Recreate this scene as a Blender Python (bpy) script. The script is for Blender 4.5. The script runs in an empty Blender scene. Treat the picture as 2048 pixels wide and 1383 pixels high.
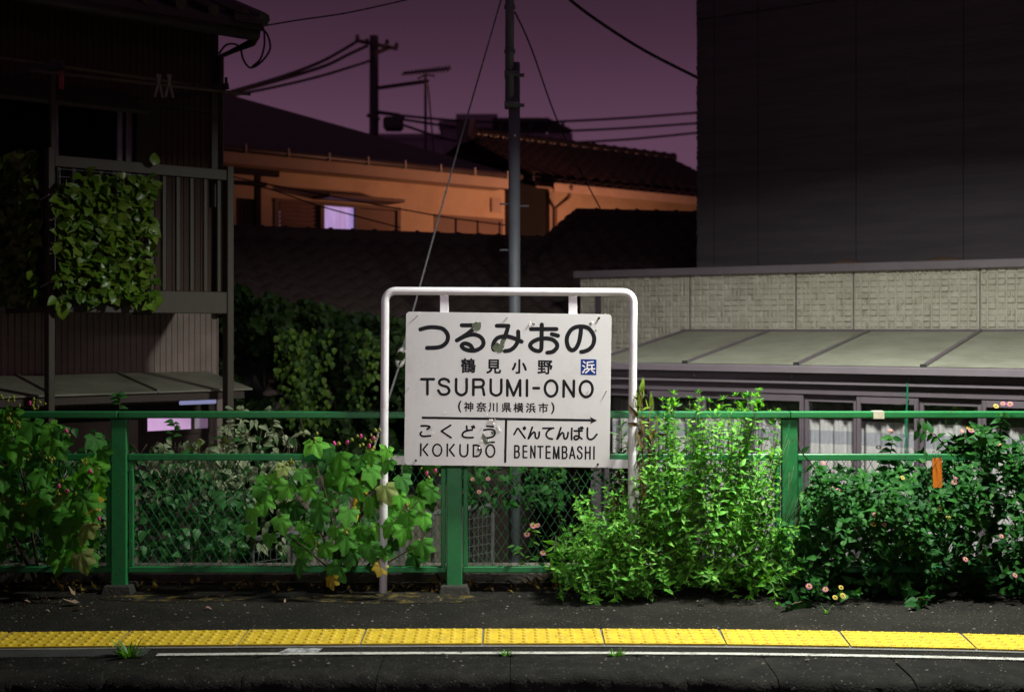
import bpy, bmesh, math, random
import numpy as np
from mathutils import Vector, Matrix, Euler, noise
C = bpy.context.scene
COL = C.collection
R = random.Random(7)
NR = np.random.RandomState(5)

# ------------------------------------------------------------------ camera, sky, light, exposure
F, CX, HOR, EYE = 2500.0, 1024.0, 658.0, 1.55
cam = bpy.data.cameras.new('camera'); camo = bpy.data.objects.new('camera', cam); COL.objects.link(camo)
camo.location = (0, 0, EYE); camo.rotation_euler = (math.pi/2, 0, 0)
cam.sensor_width = 36; cam.lens = F/2048*36
cam.shift_y = -(691.5-HOR)/2048
cam.clip_start = 0.1; cam.clip_end = 2000
cam.dof.use_dof = True; cam.dof.focus_distance = 7.25; cam.dof.aperture_fstop = 1.9
C.camera = camo
C.render.engine = 'CYCLES'
C.cycles.use_denoising = True
C.cycles.max_bounces = 6; C.cycles.transparent_max_bounces = 12
C.view_settings.view_transform = 'Standard'; C.view_settings.look = 'None'
C.view_settings.gamma = 1; C.view_settings.use_curve_mapping = False
C.view_settings.exposure = 0.0

w = bpy.data.worlds.new('World'); C.world = w; w.use_nodes = True
nt = w.node_tree; bg = nt.nodes['Background']
tc = nt.nodes.new('ShaderNodeTexCoord'); sx = nt.nodes.new('ShaderNodeSeparateXYZ'); cr = nt.nodes.new('ShaderNodeValToRGB')
nt.links.new(tc.outputs['Generated'], sx.inputs[0]); nt.links.new(sx.outputs['Z'], cr.inputs[0]); nt.links.new(cr.outputs[0], bg.inputs[0])
e = cr.color_ramp.elements
e[0].position = 0.0; e[0].color = (.128, .060, .105, 1)
e[1].position = 1.0; e[1].color = (.020, .010, .016, 1)
for p_, c_ in ((.146, (.108, .050, .088, 1)), (.217, (.062, .0270, .0500, 1)), (.262, (.040, .0185, .0325, 1))):
    x = e.new(p_); x.color = c_
bg.inputs[1].default_value = 1.0

def area(name, loc, target, size, energy, col, spread=180, parent=None):
    l = bpy.data.lights.new(name, 'AREA'); l.shape = 'RECTANGLE'; l.size, l.size_y = size; l.energy = energy; l.color = col
    l.spread = math.radians(spread)
    o = bpy.data.objects.new(name, l); COL.objects.link(o); o.location = loc
    d = Vector(target)-Vector(loc); o.rotation_euler = d.to_track_quat('-Z', 'Y').to_euler()
    if parent: o.parent = parent; o.matrix_parent_inverse = parent.matrix_world.inverted()
    return o
KEY = (2.0, 6.6, 4.05)
area('platform_lamp_light', KEY, (1.95, 6.64, 0), (.5, .10), 375, (.97, 1.0, .91), 158)
FILL = (.6, -.6, 3.3)
area('near_platform_lamp_light', FILL, (.0, 7.2, 1.0), (.5, .15), 8.6, (1.0, .90, .98), 36)
SOD = (3.3, 17.5, 2.65)
area('street_lamp_light', SOD, (-.6, 19.4, 2.7), (.25, .25), 170, (1.0, .41, .24), 175)

# ------------------------------------------------------------------ helpers
def lin(r, g, b):
    f = lambda c: c/12.92 if c <= .04045 else ((c+.055)/1.055)**2.4
    return (f(r/255), f(g/255), f(b/255))
def ray(px, py): return Vector(((px-CX)/F, 1.0, (HOR-py)/F))
def P(px, py, d):
    v = ray(px, py); return Vector((v.x*d, d, EYE+v.z*d))
def gd(py, z=0.0): return (EYE-z)*F/(py-HOR)          # depth of a ground point

def tag(o, label=None, cat=None, group=None, kind=None):
    if label: o['label'] = label
    if cat: o['category'] = cat
    if group: o['group'] = group
    if kind: o['kind'] = kind
    return o
def empty(name, loc=(0, 0, 0), rz=0.0, label=None, cat=None, group=None):
    o = bpy.data.objects.new(name, None); COL.objects.link(o); o.location = loc; o.rotation_euler = (0, 0, rz)
    o.empty_display_size = .1
    return tag(o, label, cat, group)

class Frame:
    """a building's own axes: u along the facade, w into the building, z up"""
    def __init__(s, x, y, ang): s.x, s.y, s.a = x, y, ang; s.e1 = (math.cos(ang), math.sin(ang)); s.e2 = (-math.sin(ang), math.cos(ang))
    def px(s, px, py, w):
        r = ray(px, py); ox, oy = -s.x, -s.y
        t = (w-(ox*s.e2[0]+oy*s.e2[1]))/(r.x*s.e2[0]+r.y*s.e2[1])
        gx, gy = r.x*t-s.x, r.y*t-s.y
        return (gx*s.e1[0]+gy*s.e1[1], EYE+r.z*t)
    def u(s, px, w): return s.px(px, HOR, w)[0]
    def loc(s, u, w, z): return Vector((s.x+u*s.e1[0]+w*s.e2[0], s.y+u*s.e1[1]+w*s.e2[1], z))
    def empty(s, name, **k): return empty(name, (s.x, s.y, 0), s.a, **k)

class MB:
    def __init__(s): s.v = []; s.f = []; s.m = []
    def add(s, vs, fs, mi=0):
        n = len(s.v); s.v += [tuple(p) for p in vs]; s.f += [tuple(i+n for i in f) for f in fs]; s.m += [mi]*len(fs); return s
    def box(s, x0, x1, y0, y1, z0, z1, mi=0):
        return s.add([(x0,y0,z0),(x1,y0,z0),(x1,y1,z0),(x0,y1,z0),(x0,y0,z1),(x1,y0,z1),(x1,y1,z1),(x0,y1,z1)],
                     [(0,3,2,1),(4,5,6,7),(0,1,5,4),(1,2,6,5),(2,3,7,6),(3,0,4,7)], mi)
    def quad(s, a, b, c, d, mi=0): return s.add([a, b, c, d], [(0,1,2,3)], mi)
    def tube(s, pts, r, n=8, mi=0, cap=True):
        pts = [Vector(p) for p in pts]; rs = r if isinstance(r, (list, tuple)) else [r]*len(pts)
        vs = []; fs = []; up = None
        for i, p in enumerate(pts):
            t = (pts[min(i+1, len(pts)-1)]-pts[max(i-1, 0)])
            if t.length < 1e-9: t = Vector((0, 0, 1))
            t.normalize()
            if up is None: up = t.orthogonal().normalized()
            up = up-t*up.dot(t)
            if up.length < 1e-6: up = t.orthogonal()
            up.normalize(); b = t.cross(up)
            for k in range(n):
                a = 2*math.pi*k/n; vs.append(p+(up*math.cos(a)+b*math.sin(a))*rs[i])
        for i in range(len(pts)-1):
            for k in range(n): fs.append((i*n+k, i*n+(k+1)%n, (i+1)*n+(k+1)%n, (i+1)*n+k))
        if cap: fs.append(tuple(range(n-1, -1, -1))); fs.append(tuple((len(pts)-1)*n+k for k in range(n)))
        return s.add(vs, fs, mi)
    def bar(s, a, b, wd, ht, mi=0):
        """square bar from a to b"""
        a, b = Vector(a), Vector(b); t = (b-a).normalized(); up = Vector((0,0,1)) if abs(t.z) < .95 else Vector((0,1,0))
        sd = t.cross(up).normalized()*wd/2; up = sd.cross(t).normalized()*ht/2
        vs = [a-sd-up, a+sd-up, a+sd+up, a-sd+up, b-sd-up, b+sd-up, b+sd+up, b-sd+up]
        return s.add(vs, [(0,1,2,3),(7,6,5,4),(0,4,5,1),(1,5,6,2),(2,6,7,3),(3,7,4,0)], mi)
    def mesh(s, name, mats, smooth=False):
        me = bpy.data.meshes.new(name); me.from_pydata(s.v, [], s.f); 
        for m in (mats if isinstance(mats, (list, tuple)) else [mats]): me.materials.append(m)
        if any(s.m): me.polygons.foreach_set('material_index', s.m)
        if smooth: me.polygons.foreach_set('use_smooth', [True]*len(s.f))
        me.update(); return me
    def build(s, name, mats, parent=None, smooth=False, bevel=0, seg=1, loc=None):
        o = bpy.data.objects.new(name, s.mesh(name, mats, smooth)); COL.objects.link(o)
        if parent: o.parent = parent
        if loc: o.location = loc
        if bevel:
            b = o.modifiers.new('bevel', 'BEVEL'); b.width = bevel; b.segments = seg; b.limit_method = 'ANGLE'
        return o
def link(name, me, parent=None, mw=None):
    o = bpy.data.objects.new(name, me); COL.objects.link(o)
    if parent: o.parent = parent
    if mw is not None: o.matrix_basis = mw
    return o
def box(name, m, parent, x0, x1, y0, y1, z0, z1, bevel=0): return MB().box(x0,x1,y0,y1,z0,z1).build(name, m, parent, bevel=bevel)

# ------------------------------------------------------------------ materials
def mat(name, col, rough=.6, var=.25, scale=6.0, bump=.15, bscale=60.0, metal=0.0, spec=.5, col2=None, c2amt=(.45, .65), c2scale=3.0, speck=None, stretch=(1,1,1), detail=5):
    m = bpy.data.materials.new(name); m.use_nodes = True; nt = m.node_tree; N, L = nt.nodes, nt.links
    b = N['Principled BSDF']; b.inputs['Roughness'].default_value = rough; b.inputs['Metallic'].default_value = metal
    b.inputs['Specular IOR Level'].default_value = spec
    tc = N.new('ShaderNodeTexCoord'); mp = N.new('ShaderNodeMapping'); mp.inputs['Scale'].default_value = stretch
    L.new(tc.outputs['Object'], mp.inputs[0])
    n1 = N.new('ShaderNodeTexNoise'); n1.inputs['Scale'].default_value = scale; n1.inputs['Detail'].default_value = detail; n1.inputs['Roughness'].default_value = .65
    L.new(mp.outputs[0], n1.inputs['Vector'])
    mr = N.new('ShaderNodeMapRange'); mr.inputs[1].default_value = .3; mr.inputs[2].default_value = .7
    mr.inputs[3].default_value = 1-var; mr.inputs[4].default_value = 1+var
    L.new(n1.outputs[0], mr.inputs[0])
    src = None
    if col2:
        n2 = N.new('ShaderNodeTexNoise'); n2.inputs['Scale'].default_value = c2scale; n2.inputs['Detail'].default_value = 7; n2.inputs['Roughness'].default_value = .7
        L.new(mp.outputs[0], n2.inputs['Vector'])
        r2 = N.new('ShaderNodeMapRange'); r2.inputs[1].default_value, r2.inputs[2].default_value = c2amt
        L.new(n2.outputs[0], r2.inputs[0])
        mx = N.new('ShaderNodeMix'); mx.data_type = 'RGBA'; mx.inputs[6].default_value = (*col, 1); mx.inputs[7].default_value = (*col2, 1)
        L.new(r2.outputs[0], mx.inputs[0]); src = mx.outputs[2]
    if speck:
        vo = N.new('ShaderNodeTexVoronoi'); vo.inputs['Scale'].default_value = speck[1]
        L.new(mp.outputs[0], vo.inputs['Vector'])
        wn = N.new('ShaderNodeSeparateColor'); L.new(vo.outputs['Color'], wn.inputs[0])
        lt = N.new('ShaderNodeMath'); lt.operation = 'LESS_THAN'; lt.inputs[1].default_value = speck[2]; L.new(wn.outputs[0], lt.inputs[0])
        l2 = N.new('ShaderNodeMath'); l2.operation = 'LESS_THAN'; l2.inputs[1].default_value = .45; L.new(vo.outputs['Distance'], l2.inputs[0])
        ml = N.new('ShaderNodeMath'); ml.operation = 'MULTIPLY'; L.new(lt.outputs[0], ml.inputs[0]); L.new(l2.outputs[0], ml.inputs[1])
        mx = N.new('ShaderNodeMix'); mx.data_type = 'RGBA'; mx.inputs[7].default_value = (*speck[0], 1)
        L.new(ml.outputs[0], mx.inputs[0])
        if src: L.new(src, mx.inputs[6])
        else: mx.inputs[6].default_value = (*col, 1)
        src = mx.outputs[2]
    vm = N.new('ShaderNodeVectorMath'); vm.operation = 'SCALE'
    if src: L.new(src, vm.inputs[0])
    else: vm.inputs[0].default_value = col
    L.new(mr.outputs[0], vm.inputs['Scale']); L.new(vm.outputs[0], b.inputs['Base Color'])
    rr = N.new('ShaderNodeMapRange'); rr.inputs[3].default_value = max(0, rough-.12); rr.inputs[4].default_value = min(1, rough+.12)
    L.new(n1.outputs[0], rr.inputs[0]); L.new(rr.outputs[0], b.inputs['Roughness'])
    if bump:
        n3 = N.new('ShaderNodeTexNoise'); n3.inputs['Scale'].default_value = bscale; n3.inputs['Detail'].default_value = 4
        L.new(mp.outputs[0], n3.inputs['Vector'])
        bp = N.new('ShaderNodeBump'); bp.inputs['Strength'].default_value = bump; bp.inputs['Distance'].default_value = .01
        L.new(n3.outputs[0], bp.inputs['Height']); L.new(bp.outputs[0], b.inputs['Normal'])
    return m
def emit(name, col, strength, var=0.0, scale=4, stretch=(1,1,1)):
    m = bpy.data.materials.new(name); m.use_nodes = True; N, L = m.node_tree.nodes, m.node_tree.links
    b = N['Principled BSDF']; b.inputs['Base Color'].default_value = (.3,.3,.3,1); b.inputs['Emission Color'].default_value = (*col, 1); b.inputs['Emission Strength'].default_value = strength
    if var:
        tc = N.new('ShaderNodeTexCoord'); mp = N.new('ShaderNodeMapping'); mp.inputs['Scale'].default_value = stretch; n = N.new('ShaderNodeTexNoise'); n.inputs['Scale'].default_value = scale
        L.new(tc.outputs['Object'], mp.inputs[0]); L.new(mp.outputs[0], n.inputs['Vector'])
        mr = N.new('ShaderNodeMapRange'); mr.inputs[1].default_value = .3; mr.inputs[2].default_value = .7; mr.inputs[3].default_value = strength*(1-var); mr.inputs[4].default_value = strength*(1+var)
        L.new(n.outputs[0], mr.inputs[0]); L.new(mr.outputs[0], b.inputs['Emission Strength'])
    return m
def glass(name, tint=.75, refl=.10):
    m = bpy.data.materials.new(name); m.use_nodes = True; N, L = m.node_tree.nodes, m.node_tree.links
    out = N['Material Output']; N.remove(N['Principled BSDF'])
    t = N.new('ShaderNodeBsdfTransparent'); t.inputs[0].default_value = (tint, tint, tint, 1)
    g = N.new('ShaderNodeBsdfGlossy'); g.inputs['Roughness'].default_value = .04; g.inputs[0].default_value = (1,1,1,1)
    lw = N.new('ShaderNodeLayerWeight'); pw = N.new('ShaderNodeMath'); pw.operation = 'POWER'; pw.inputs[1].default_value = 4; L.new(lw.outputs['Facing'], pw.inputs[0])
    ad = N.new('ShaderNodeMath'); ad.operation = 'MULTIPLY_ADD'; ad.inputs[1].default_value = .6; ad.inputs[2].default_value = refl; L.new(pw.outputs[0], ad.inputs[0])
    mx = N.new('ShaderNodeMixShader'); L.new(ad.outputs[0], mx.inputs[0]); L.new(t.outputs[0], mx.inputs[1]); L.new(g.outputs[0], mx.inputs[2])
    tc = N.new('ShaderNodeTexCoord'); n = N.new('ShaderNodeTexNoise'); n.inputs['Scale'].default_value = 5; bp = N.new('ShaderNodeBump'); bp.inputs['Strength'].default_value = .08
    L.new(tc.outputs['Object'], n.inputs['Vector']); L.new(n.outputs[0], bp.inputs['Height']); L.new(bp.outputs[0], g.inputs['Normal'])
    L.new(mx.outputs[0], out.inputs[0]); return m
def leafmat(name, cols, trans=.35, rough=.45, spec=.5, blotch=None, hs=.35):
    """leaf: two-sided, lets light through, colour differs from leaf to leaf"""
    m = bpy.data.materials.new(name); m.use_nodes = True; N, L = m.node_tree.nodes, m.node_tree.links
    b = N['Principled BSDF']; out = N['Material Output']; b.inputs['Roughness'].default_value = rough; b.inputs['Specular IOR Level'].default_value = spec
    oi = N.new('ShaderNodeObjectInfo'); ge = N.new('ShaderNodeNewGeometry')
    ad = N.new('ShaderNodeMath'); ad.operation = 'ADD'; L.new(oi.outputs['Random'], ad.inputs[0]); L.new(ge.outputs['Random Per Island'], ad.inputs[1])
    fr = N.new('ShaderNodeMath'); fr.operation = 'FRACT'; L.new(ad.outputs[0], fr.inputs[0])
    cr = N.new('ShaderNodeValToRGB'); L.new(fr.outputs[0], cr.inputs[0]); el = cr.color_ramp.elements
    for i, c in enumerate(cols):
        p = i/max(1, len(cols)-1)
        if i == 0: q = el[0]; q.position = 0
        elif i == len(cols)-1: q = el[-1]; q.position = 1
        else: q = el.new(p)
        q.color = (*c, 1)
    tc = N.new('ShaderNodeTexCoord'); n = N.new('ShaderNodeTexNoise'); n.inputs['Scale'].default_value = 22; n.inputs['Detail'].default_value = 4
    L.new(tc.outputs['Object'], n.inputs['Vector'])
    mr = N.new('ShaderNodeMapRange'); mr.inputs[1].default_value = .3; mr.inputs[2].default_value = .7; mr.inputs[3].default_value = .78; mr.inputs[4].default_value = 1.25
    L.new(n.outputs[0], mr.inputs[0])
    src = cr.outputs[0]
    if blotch:
        n2 = N.new('ShaderNodeTexNoise'); n2.inputs['Scale'].default_value = 16; n2.inputs['Detail'].default_value = 3; L.new(tc.outputs['Object'], n2.inputs['Vector'])
        r2 = N.new('ShaderNodeMapRange'); r2.inputs[1].default_value = .5; r2.inputs[2].default_value = .62; L.new(n2.outputs[0], r2.inputs[0])
        mx = N.new('ShaderNodeMix'); mx.data_type = 'RGBA'; mx.inputs[7].default_value = (*blotch, 1); L.new(src, mx.inputs[6]); L.new(r2.outputs[0], mx.inputs[0]); src = mx.outputs[2]
    vm = N.new('ShaderNodeVectorMath'); vm.operation = 'SCALE'; L.new(src, vm.inputs[0]); L.new(mr.outputs[0], vm.inputs['Scale'])
    L.new(vm.outputs[0], b.inputs['Base Color'])
    tr = N.new('ShaderNodeBsdfTranslucent'); hv = N.new('ShaderNodeVectorMath'); hv.operation = 'MULTIPLY'; hv.inputs[1].default_value = (1.25, 1.35, .35)
    L.new(vm.outputs[0], hv.inputs[0]); L.new(hv.outputs[0], tr.inputs[0])
    ms = N.new('ShaderNodeMixShader'); ms.inputs[0].default_value = trans; L.new(b.outputs[0], ms.inputs[1]); L.new(tr.outputs[0], ms.inputs[2]); L.new(ms.outputs[0], out.inputs[0])
    bp = N.new('ShaderNodeBump'); bp.inputs['Strength'].default_value = .25; bp.inputs['Distance'].default_value = .004
    n4 = N.new('ShaderNodeTexNoise'); n4.inputs['Scale'].default_value = 70; L.new(tc.outputs['Object'], n4.inputs['Vector']); L.new(n4.outputs[0], bp.inputs['Height']); L.new(bp.outputs[0], b.inputs['Normal'])
    return m

M = {}
M['asphalt'] = mat('asphalt', (.0115,.011,.009), .9, .75, 60, 1.0, 75, col2=(.021,.019,.015), c2scale=1.6, speck=((.11,.105,.09), 120, .03), spec=.12)
M['mossy'] = mat('mossy_asphalt', (.022,.02,.015), .9, .35, 9, .9, 150, col2=(.10,.075,.02), c2amt=(.5,.62), c2scale=9, speck=((.13,.12,.09), 120, .03), spec=.12)
M['edge'] = mat('edge_concrete', (.008,.0078,.007), .9, .4, 14, .8, 90, col2=(.016,.015,.0125), c2scale=4, speck=((.07,.068,.06), 110, .03), spec=.12)
M['face'] = mat('platform_face', (.012,.011,.010), .92, .4, 5, .8, 50, spec=.1)
M['patch'] = mat('smooth_concrete', (.035,.035,.036), .85, .2, 7, .3, 120, spec=.15)
M['mortar'] = mat('mortar', (.13,.125,.115), .85, .3, 14, .4, 120)
M['ochre'] = mat('yellow_tile', (.56,.385,.015), .6, .2, 10, .25, 140, col2=(.27,.19,.02), c2amt=(.48,.8), c2scale=12, speck=((.16,.11,.03), 60, .02))
M['white_line'] = mat('line_paint', (.40,.39,.36), .85, .2, 14, .5, 120, col2=(.10,.098,.09), c2amt=(.52,.66), c2scale=26)
M['worn_patch'] = mat('worn_patch', (.34,.35,.36), .7, .3, 20, .6, 120, col2=(.10,.10,.10), c2amt=(.48,.6), c2scale=30)
M['ground'] = mat('ground_soil', (.05,.045,.036), .95, .4, 2, .5, 20)
M['concrete'] = mat('concrete', (.15,.135,.11), .9, .3, 6, .6, 60, col2=(.07,.06,.05), c2scale=4)
M['footing'] = mat('footing_concrete', (.022,.021,.016), .9, .35, 14, .8, 70, col2=(.022,.022,.014), c2scale=9)
M['green'] = mat('green_paint', (.020,.185,.055), .42, .22, 7, .12, 30, col2=(.013,.095,.032), c2amt=(.48,.72), c2scale=7, speck=((.09,.045,.02), 85, .012))
M['greenwire'] = mat('green_wire', (.02,.15,.055), .5, .2, 8, 0)
M['pipe'] = mat('white_pipe', (.70,.675,.70), .34, .08, 6, .05, 40, col2=(.50,.47,.45), c2amt=(.58,.8), c2scale=9)
M['board'] = mat('sign_board', (.57,.56,.555),   .5, .07, 2.2, .05, 110, col2=(.44,.425,.405), c2amt=(.5,.85), c2scale=4.5)
M['ink'] = mat('black_lettering', (.010,.010,.012), .6, .1, 8, .05, 100, spec=.12)
M['blue'] = mat('blue_mark', (.006,.032,.19), .6, .1, 8, .05, 100, spec=.15)
M['peel'] = mat('peeled_undercoat', (.085,.105,.062), .7, .2, 10, .2, 120)
M['flake'] = mat('paint_flake', (.75,.73,.70), .5, .1, 8, 0)
M['rust'] = mat('rusty_bolt', (.06,.025,.012), .8, .4, 60, .3, 200)
M['steelbolt'] = mat('zinc_bolt', (.45,.45,.45), .35, .1, 30, 0, metal=.8)
M['tape'] = mat('masking_tape', (.55,.50,.38), .7, .1, 10, .1, 60)
M['orange'] = mat('orange_plastic', (.62,.16,.01), .5, .12, 10, .1, 60)
M['blackwire'] = mat('black_wire', (.012,.012,.012), .5, .1, 5, 0)
M['twine'] = mat('green_twine', (.01,.20,.10), .5, .2, 20, .1)
M['pole'] = mat('steel_pole', (.16,.175,.20), .5, .12, 5, .08, 60)
M['conc_pole'] = mat('concrete_pole', (.09,.075,.08), .8, .15, 5, .1)
M['cable'] = mat('cable', (.014,.013,.015), .6, .1, 5, 0)
M['brown'] = mat('brown_paint', (.045,.036,.024), .6, .2, 5, .12, 40, stretch=(3,3,.4))
M['siding'] = mat('ribbed_siding', (.235,.18,.155), .65, .15, 3, .08, 40, col2=(.18,.135,.11), c2scale=2)
M['brownsiding'] = mat('brown_siding', (.048,.021,.009), .65, .15, 3, .08, 40)
M['darkwood'] = mat('dark_wood', (.035,.022,.016), .7, .25, 4, .15, 30, stretch=(1,1,6))
M['tinroof'] = mat('painted_tin', (.15,.15,.115), .5, .2, 3, .12, 25, col2=(.20,.19,.14), c2scale=5)
M['roofdark'] = mat('dark_roof', (.035,.024,.022), .5, .2, 3, .1, 40)
M['kawara'] = mat('glazed_tile', (.065,.048,.042), .7, .35, 4, .1, 60, spec=.3)
M['glint'] = mat('glazed_brown_tile', (.020,.013,.011), .3, .3, 4, .08, 60)
M['darkpane'] = mat('dark_pane', (.006,.005,.005), .05, 0, 4, 0, spec=.02)
M['alu'] = mat('aluminium', (.32,.30,.31), .4, .08, 8, .03, 60)
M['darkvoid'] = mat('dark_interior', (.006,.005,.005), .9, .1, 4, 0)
M['olive'] = mat('olive_hood', (.06,.065,.035), .7, .2, 5, .1)
M['bamboo'] = mat('bamboo_pole', (.09,.075,.04), .5, .2, 10, .05)
M['peg'] = mat('white_peg', (.25,.235,.225), .5, .1, 10, 0)
M['redpeg'] = mat('red_peg', (.28,.03,.03), .5, .1, 10, 0)
M['cream'] = mat('cream_siding', (.56,.53,.44), .75, .10, 14, .2, 90, col2=(.47,.445,.36), c2scale=6)
M['greysiding'] = mat('grey_siding', (.080,.068,.080), .8, .2, 1.2, .6, 12, stretch=(1,1,14), col2=(.062,.053,.062), c2scale=.5)
M['joint'] = mat('joint_seal', (.03,.028,.026), .8, .1, 5, 0)
M['mauve'] = mat('mauve_aluminium', (.20,.17,.195), .42, .08, 6, .04, 60)
M['mauve2'] = mat('mauve_frame', (.14,.115,.135), .38, .08, 6, .04, 60)
M['polycarb'] = mat('awning_sheet', (.33,.335,.265), .5, .14, 2.5, .10, 20, col2=(.265,.265,.20), c2scale=4)
M['curtain'] = mat('lace_curtain', (.62,.60,.60), .9, .12, 60, .2, 160, stretch=(1,1,.25))
M['band'] = mat('curtain_band', (.40,.405,.45), .9, .12, 60, .2, 160, stretch=(1,1,.3))
M['shadedcurtain'] = mat('shaded_curtain', (.12,.12,.11), .9, .1, 20, .1)  # curtain top under the eave, its shadow put into the colour
M['glass'] = glass('window_glass', .97, .035)
M['orangewall'] = mat('render_wall', (.42,.33,.22), .85, .12, 1.5, .2, 30, col2=(.36,.27,.17), c2scale=1)
M['fascia'] = mat('pale_fascia', (.30,.23,.17), .7, .1, 4, .1)
M['shutter'] = mat('brown_shutter', (.12,.075,.05), .7, .15, 4, .1)
M['louvre'] = mat('louvre_metal', (.18,.12,.10), .35, .15, 6, .05)
M['farwall'] = mat('far_wall', (.30,.22,.30), .8, .1, 2, .1)
M['corr'] = mat('corrugated_sheet', (.24,.215,.17), .6, .2, 5, .1, 40, col2=(.13,.09,.055), c2amt=(.5,.75), c2scale=3)
M['whitemesh'] = mat('white_mesh', (.13,.13,.135), .5, .1, 5, .05)
M['yellowguard'] = mat('yellow_guard', (.75,.50,.01), .45, .1, 8, .05)
M['porcelain'] = mat('porcelain', (.70,.68,.62), .2, .08, 8, 0)
M['rope'] = mat('steel_strand', (.24,.24,.25), .45, .1, 20, 0)
M['stem'] = mat('green_stem', (.07,.085,.03), .7, .25, 10, .1)
M['woodstem'] = mat('woody_stem', (.06,.045,.028), .85, .3, 20, .2)
M['deadstem'] = mat('dead_stem', (.10,.055,.025), .9, .3, 20, .3)
M['pink'] = mat('pink_petal', (.55,.06,.22), .6, .2, 30, .1)
M['palepink'] = mat('pale_pink_petal', (.60,.17,.36), .6, .2, 30, .1)
M['yellowpetal'] = mat('yellow_petal', (.65,.50,.10), .6, .2, 30, .1)
M['bud'] = leafmat('green_bud', [(.16,.22,.02), (.28,.30,.03)], .25, .5)
M['hib'] = leafmat('cotton_rose_leaf', [(.052,.20,.024), (.09,.33,.036), (.15,.45,.045), (.045,.18,.03), (.115,.38,.035), (.028,.12,.02)], .45, .55, .2)
M['hibpale'] = leafmat('pale_leaf', [(.22,.30,.05), (.26,.32,.10)], .4, .5)
M['hibyellow'] = leafmat('yellowing_leaf', [(.36,.27,.012), (.40,.30,.015)], .35, .5, blotch=(.20,.10,.02))
M['lance'] = leafmat('lance_leaf', [(.045,.18,.018), (.10,.34,.034), (.16,.46,.055), (.03,.12,.014), (.26,.56,.09), (.06,.23,.024)], .4, .5, .22)
M['lantana'] = leafmat('lantana_leaf', [(.010,.060,.013), (.018,.095,.016), (.035,.15,.022), (.012,.068,.016)], .3, .55, .18)
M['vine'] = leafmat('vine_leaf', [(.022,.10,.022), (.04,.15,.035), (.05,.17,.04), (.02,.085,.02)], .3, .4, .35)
M['dusty'] = leafmat('mildewed_leaf', [(.12,.18,.08), (.21,.27,.14), (.28,.33,.19), (.07,.13,.05)], .25, .6, .3, blotch=(.36,.40,.28))
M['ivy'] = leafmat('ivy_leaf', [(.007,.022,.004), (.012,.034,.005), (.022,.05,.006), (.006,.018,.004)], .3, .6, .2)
M['faux'] = leafmat('artificial_leaf', [(.055,.13,.009), (.095,.19,.013), (.14,.22,.024), (.035,.09,.008)], .15, .35, .45)
M['tress'] = leafmat('tress_leaf', [(.025,.07,.006), (.05,.11,.008), (.085,.15,.012)], .35, .55, .3)
M['grass'] = leafmat('grass_blade', [(.06,.20,.02), (.10,.30,.03), (.14,.3,.04)], .35, .5)
M['linear'] = leafmat('narrow_leaf', [(.035,.095,.02), (.055,.13,.03)], .3, .5)
M['lime'] = leafmat('lime_leaf', [(.20,.34,.03), (.28,.40,.05)], .4, .5)
M['wither'] = leafmat('withered_leaf', [(.035,.02,.008), (.08,.05,.014), (.17,.12,.02), (.025,.014,.006)], .15, .8, .2)
M['dry'] = leafmat('dry_leaf', [(.28,.20,.11), (.20,.12,.10), (.33,.27,.16)], .1, .8, .2)

# ------------------------------------------------------------------ platform, tracks, ground
def cv(X):
    d = X-.2; k = .0095 if d < 0 else .0235
    a = abs(d)
    return -k*d*d if a < 3.5 else -k*(3.5*3.5+2*3.5*(a-3.5)*.6)
XS = sorted(set([-30,-20,-12,-8,-6,-5]+[round(-4+.2*i, 3) for i in range(41)]+[5,6,8,12,20,30]))
def strip(name, y0, y1, z, m, xs=XS, wob=0, parent=None):
    mb = MB(); n = len(xs); a = []; b = []
    for X in xs:
        a.append((X, y0+cv(X)+(noise.noise((X*7, 1, y0))*wob), z)); b.append((X, y1+cv(X)+(noise.noise((X*7, 5, y1))*wob), z))
    mb.add(a+b, [(i, i+1, n+i+1, n+i) for i in range(n-1)])
    return mb.build(name, m, parent)
g = MB().quad((-150,-60,-1.0), (150,-60,-1.0), (150,240,-1.0), (-150,240,-1.0)).build('ground', M['ground']); tag(g, kind='structure')
# platform slab: asphalt top, rough face
mb = MB(); n = len(XS)
f0 = [(X, 5.95+cv(X), 0) for X in XS]; b0 = [(X, 7.66, 0) for X in XS]
mb.add(f0+b0, [(i, i+1, n+i+1, n+i) for i in range(n-1)])
fz = [(X, 5.66+cv(X), -.16) for X in XS]; fb = [(X, 5.66+cv(X), -1.0) for X in XS]
mb.add(fz+fb, [(n+i, n+i+1, i+1, i) for i in range(n-1)], 1)
plat = mb.build('platform', [M['asphalt'], M['face']]); tag(plat, kind='structure')
near = MB().box(-30,30,-4,.9,-1.0,0).build('near_platform', M['asphalt']); tag(near, kind='structure')
# mossy patch round the sign post and the damp curb behind the fence
for (x0, x1, y0, y1) in ((-1.25,-.1,7.05,7.34), (-2.4,-1.5,7.1,7.3)):
    mb = MB(); k = 22; rim = []
    for i in range(k):
        a = 2*math.pi*i/k; rr = 1+.25*noise.noise((x0*3+math.cos(a)*1.5, math.sin(a)*1.5, 3))
        rim.append(((x0+x1)/2+(x1-x0)/2*rr*math.cos(a), (y0+y1)/2+(y1-y0)/2*rr*math.sin(a), .003))
    mb.add(rim, [tuple(range(k))]); o = mb.build('moss_patch', M['mossy']); tag(o, kind='stuff')
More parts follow.
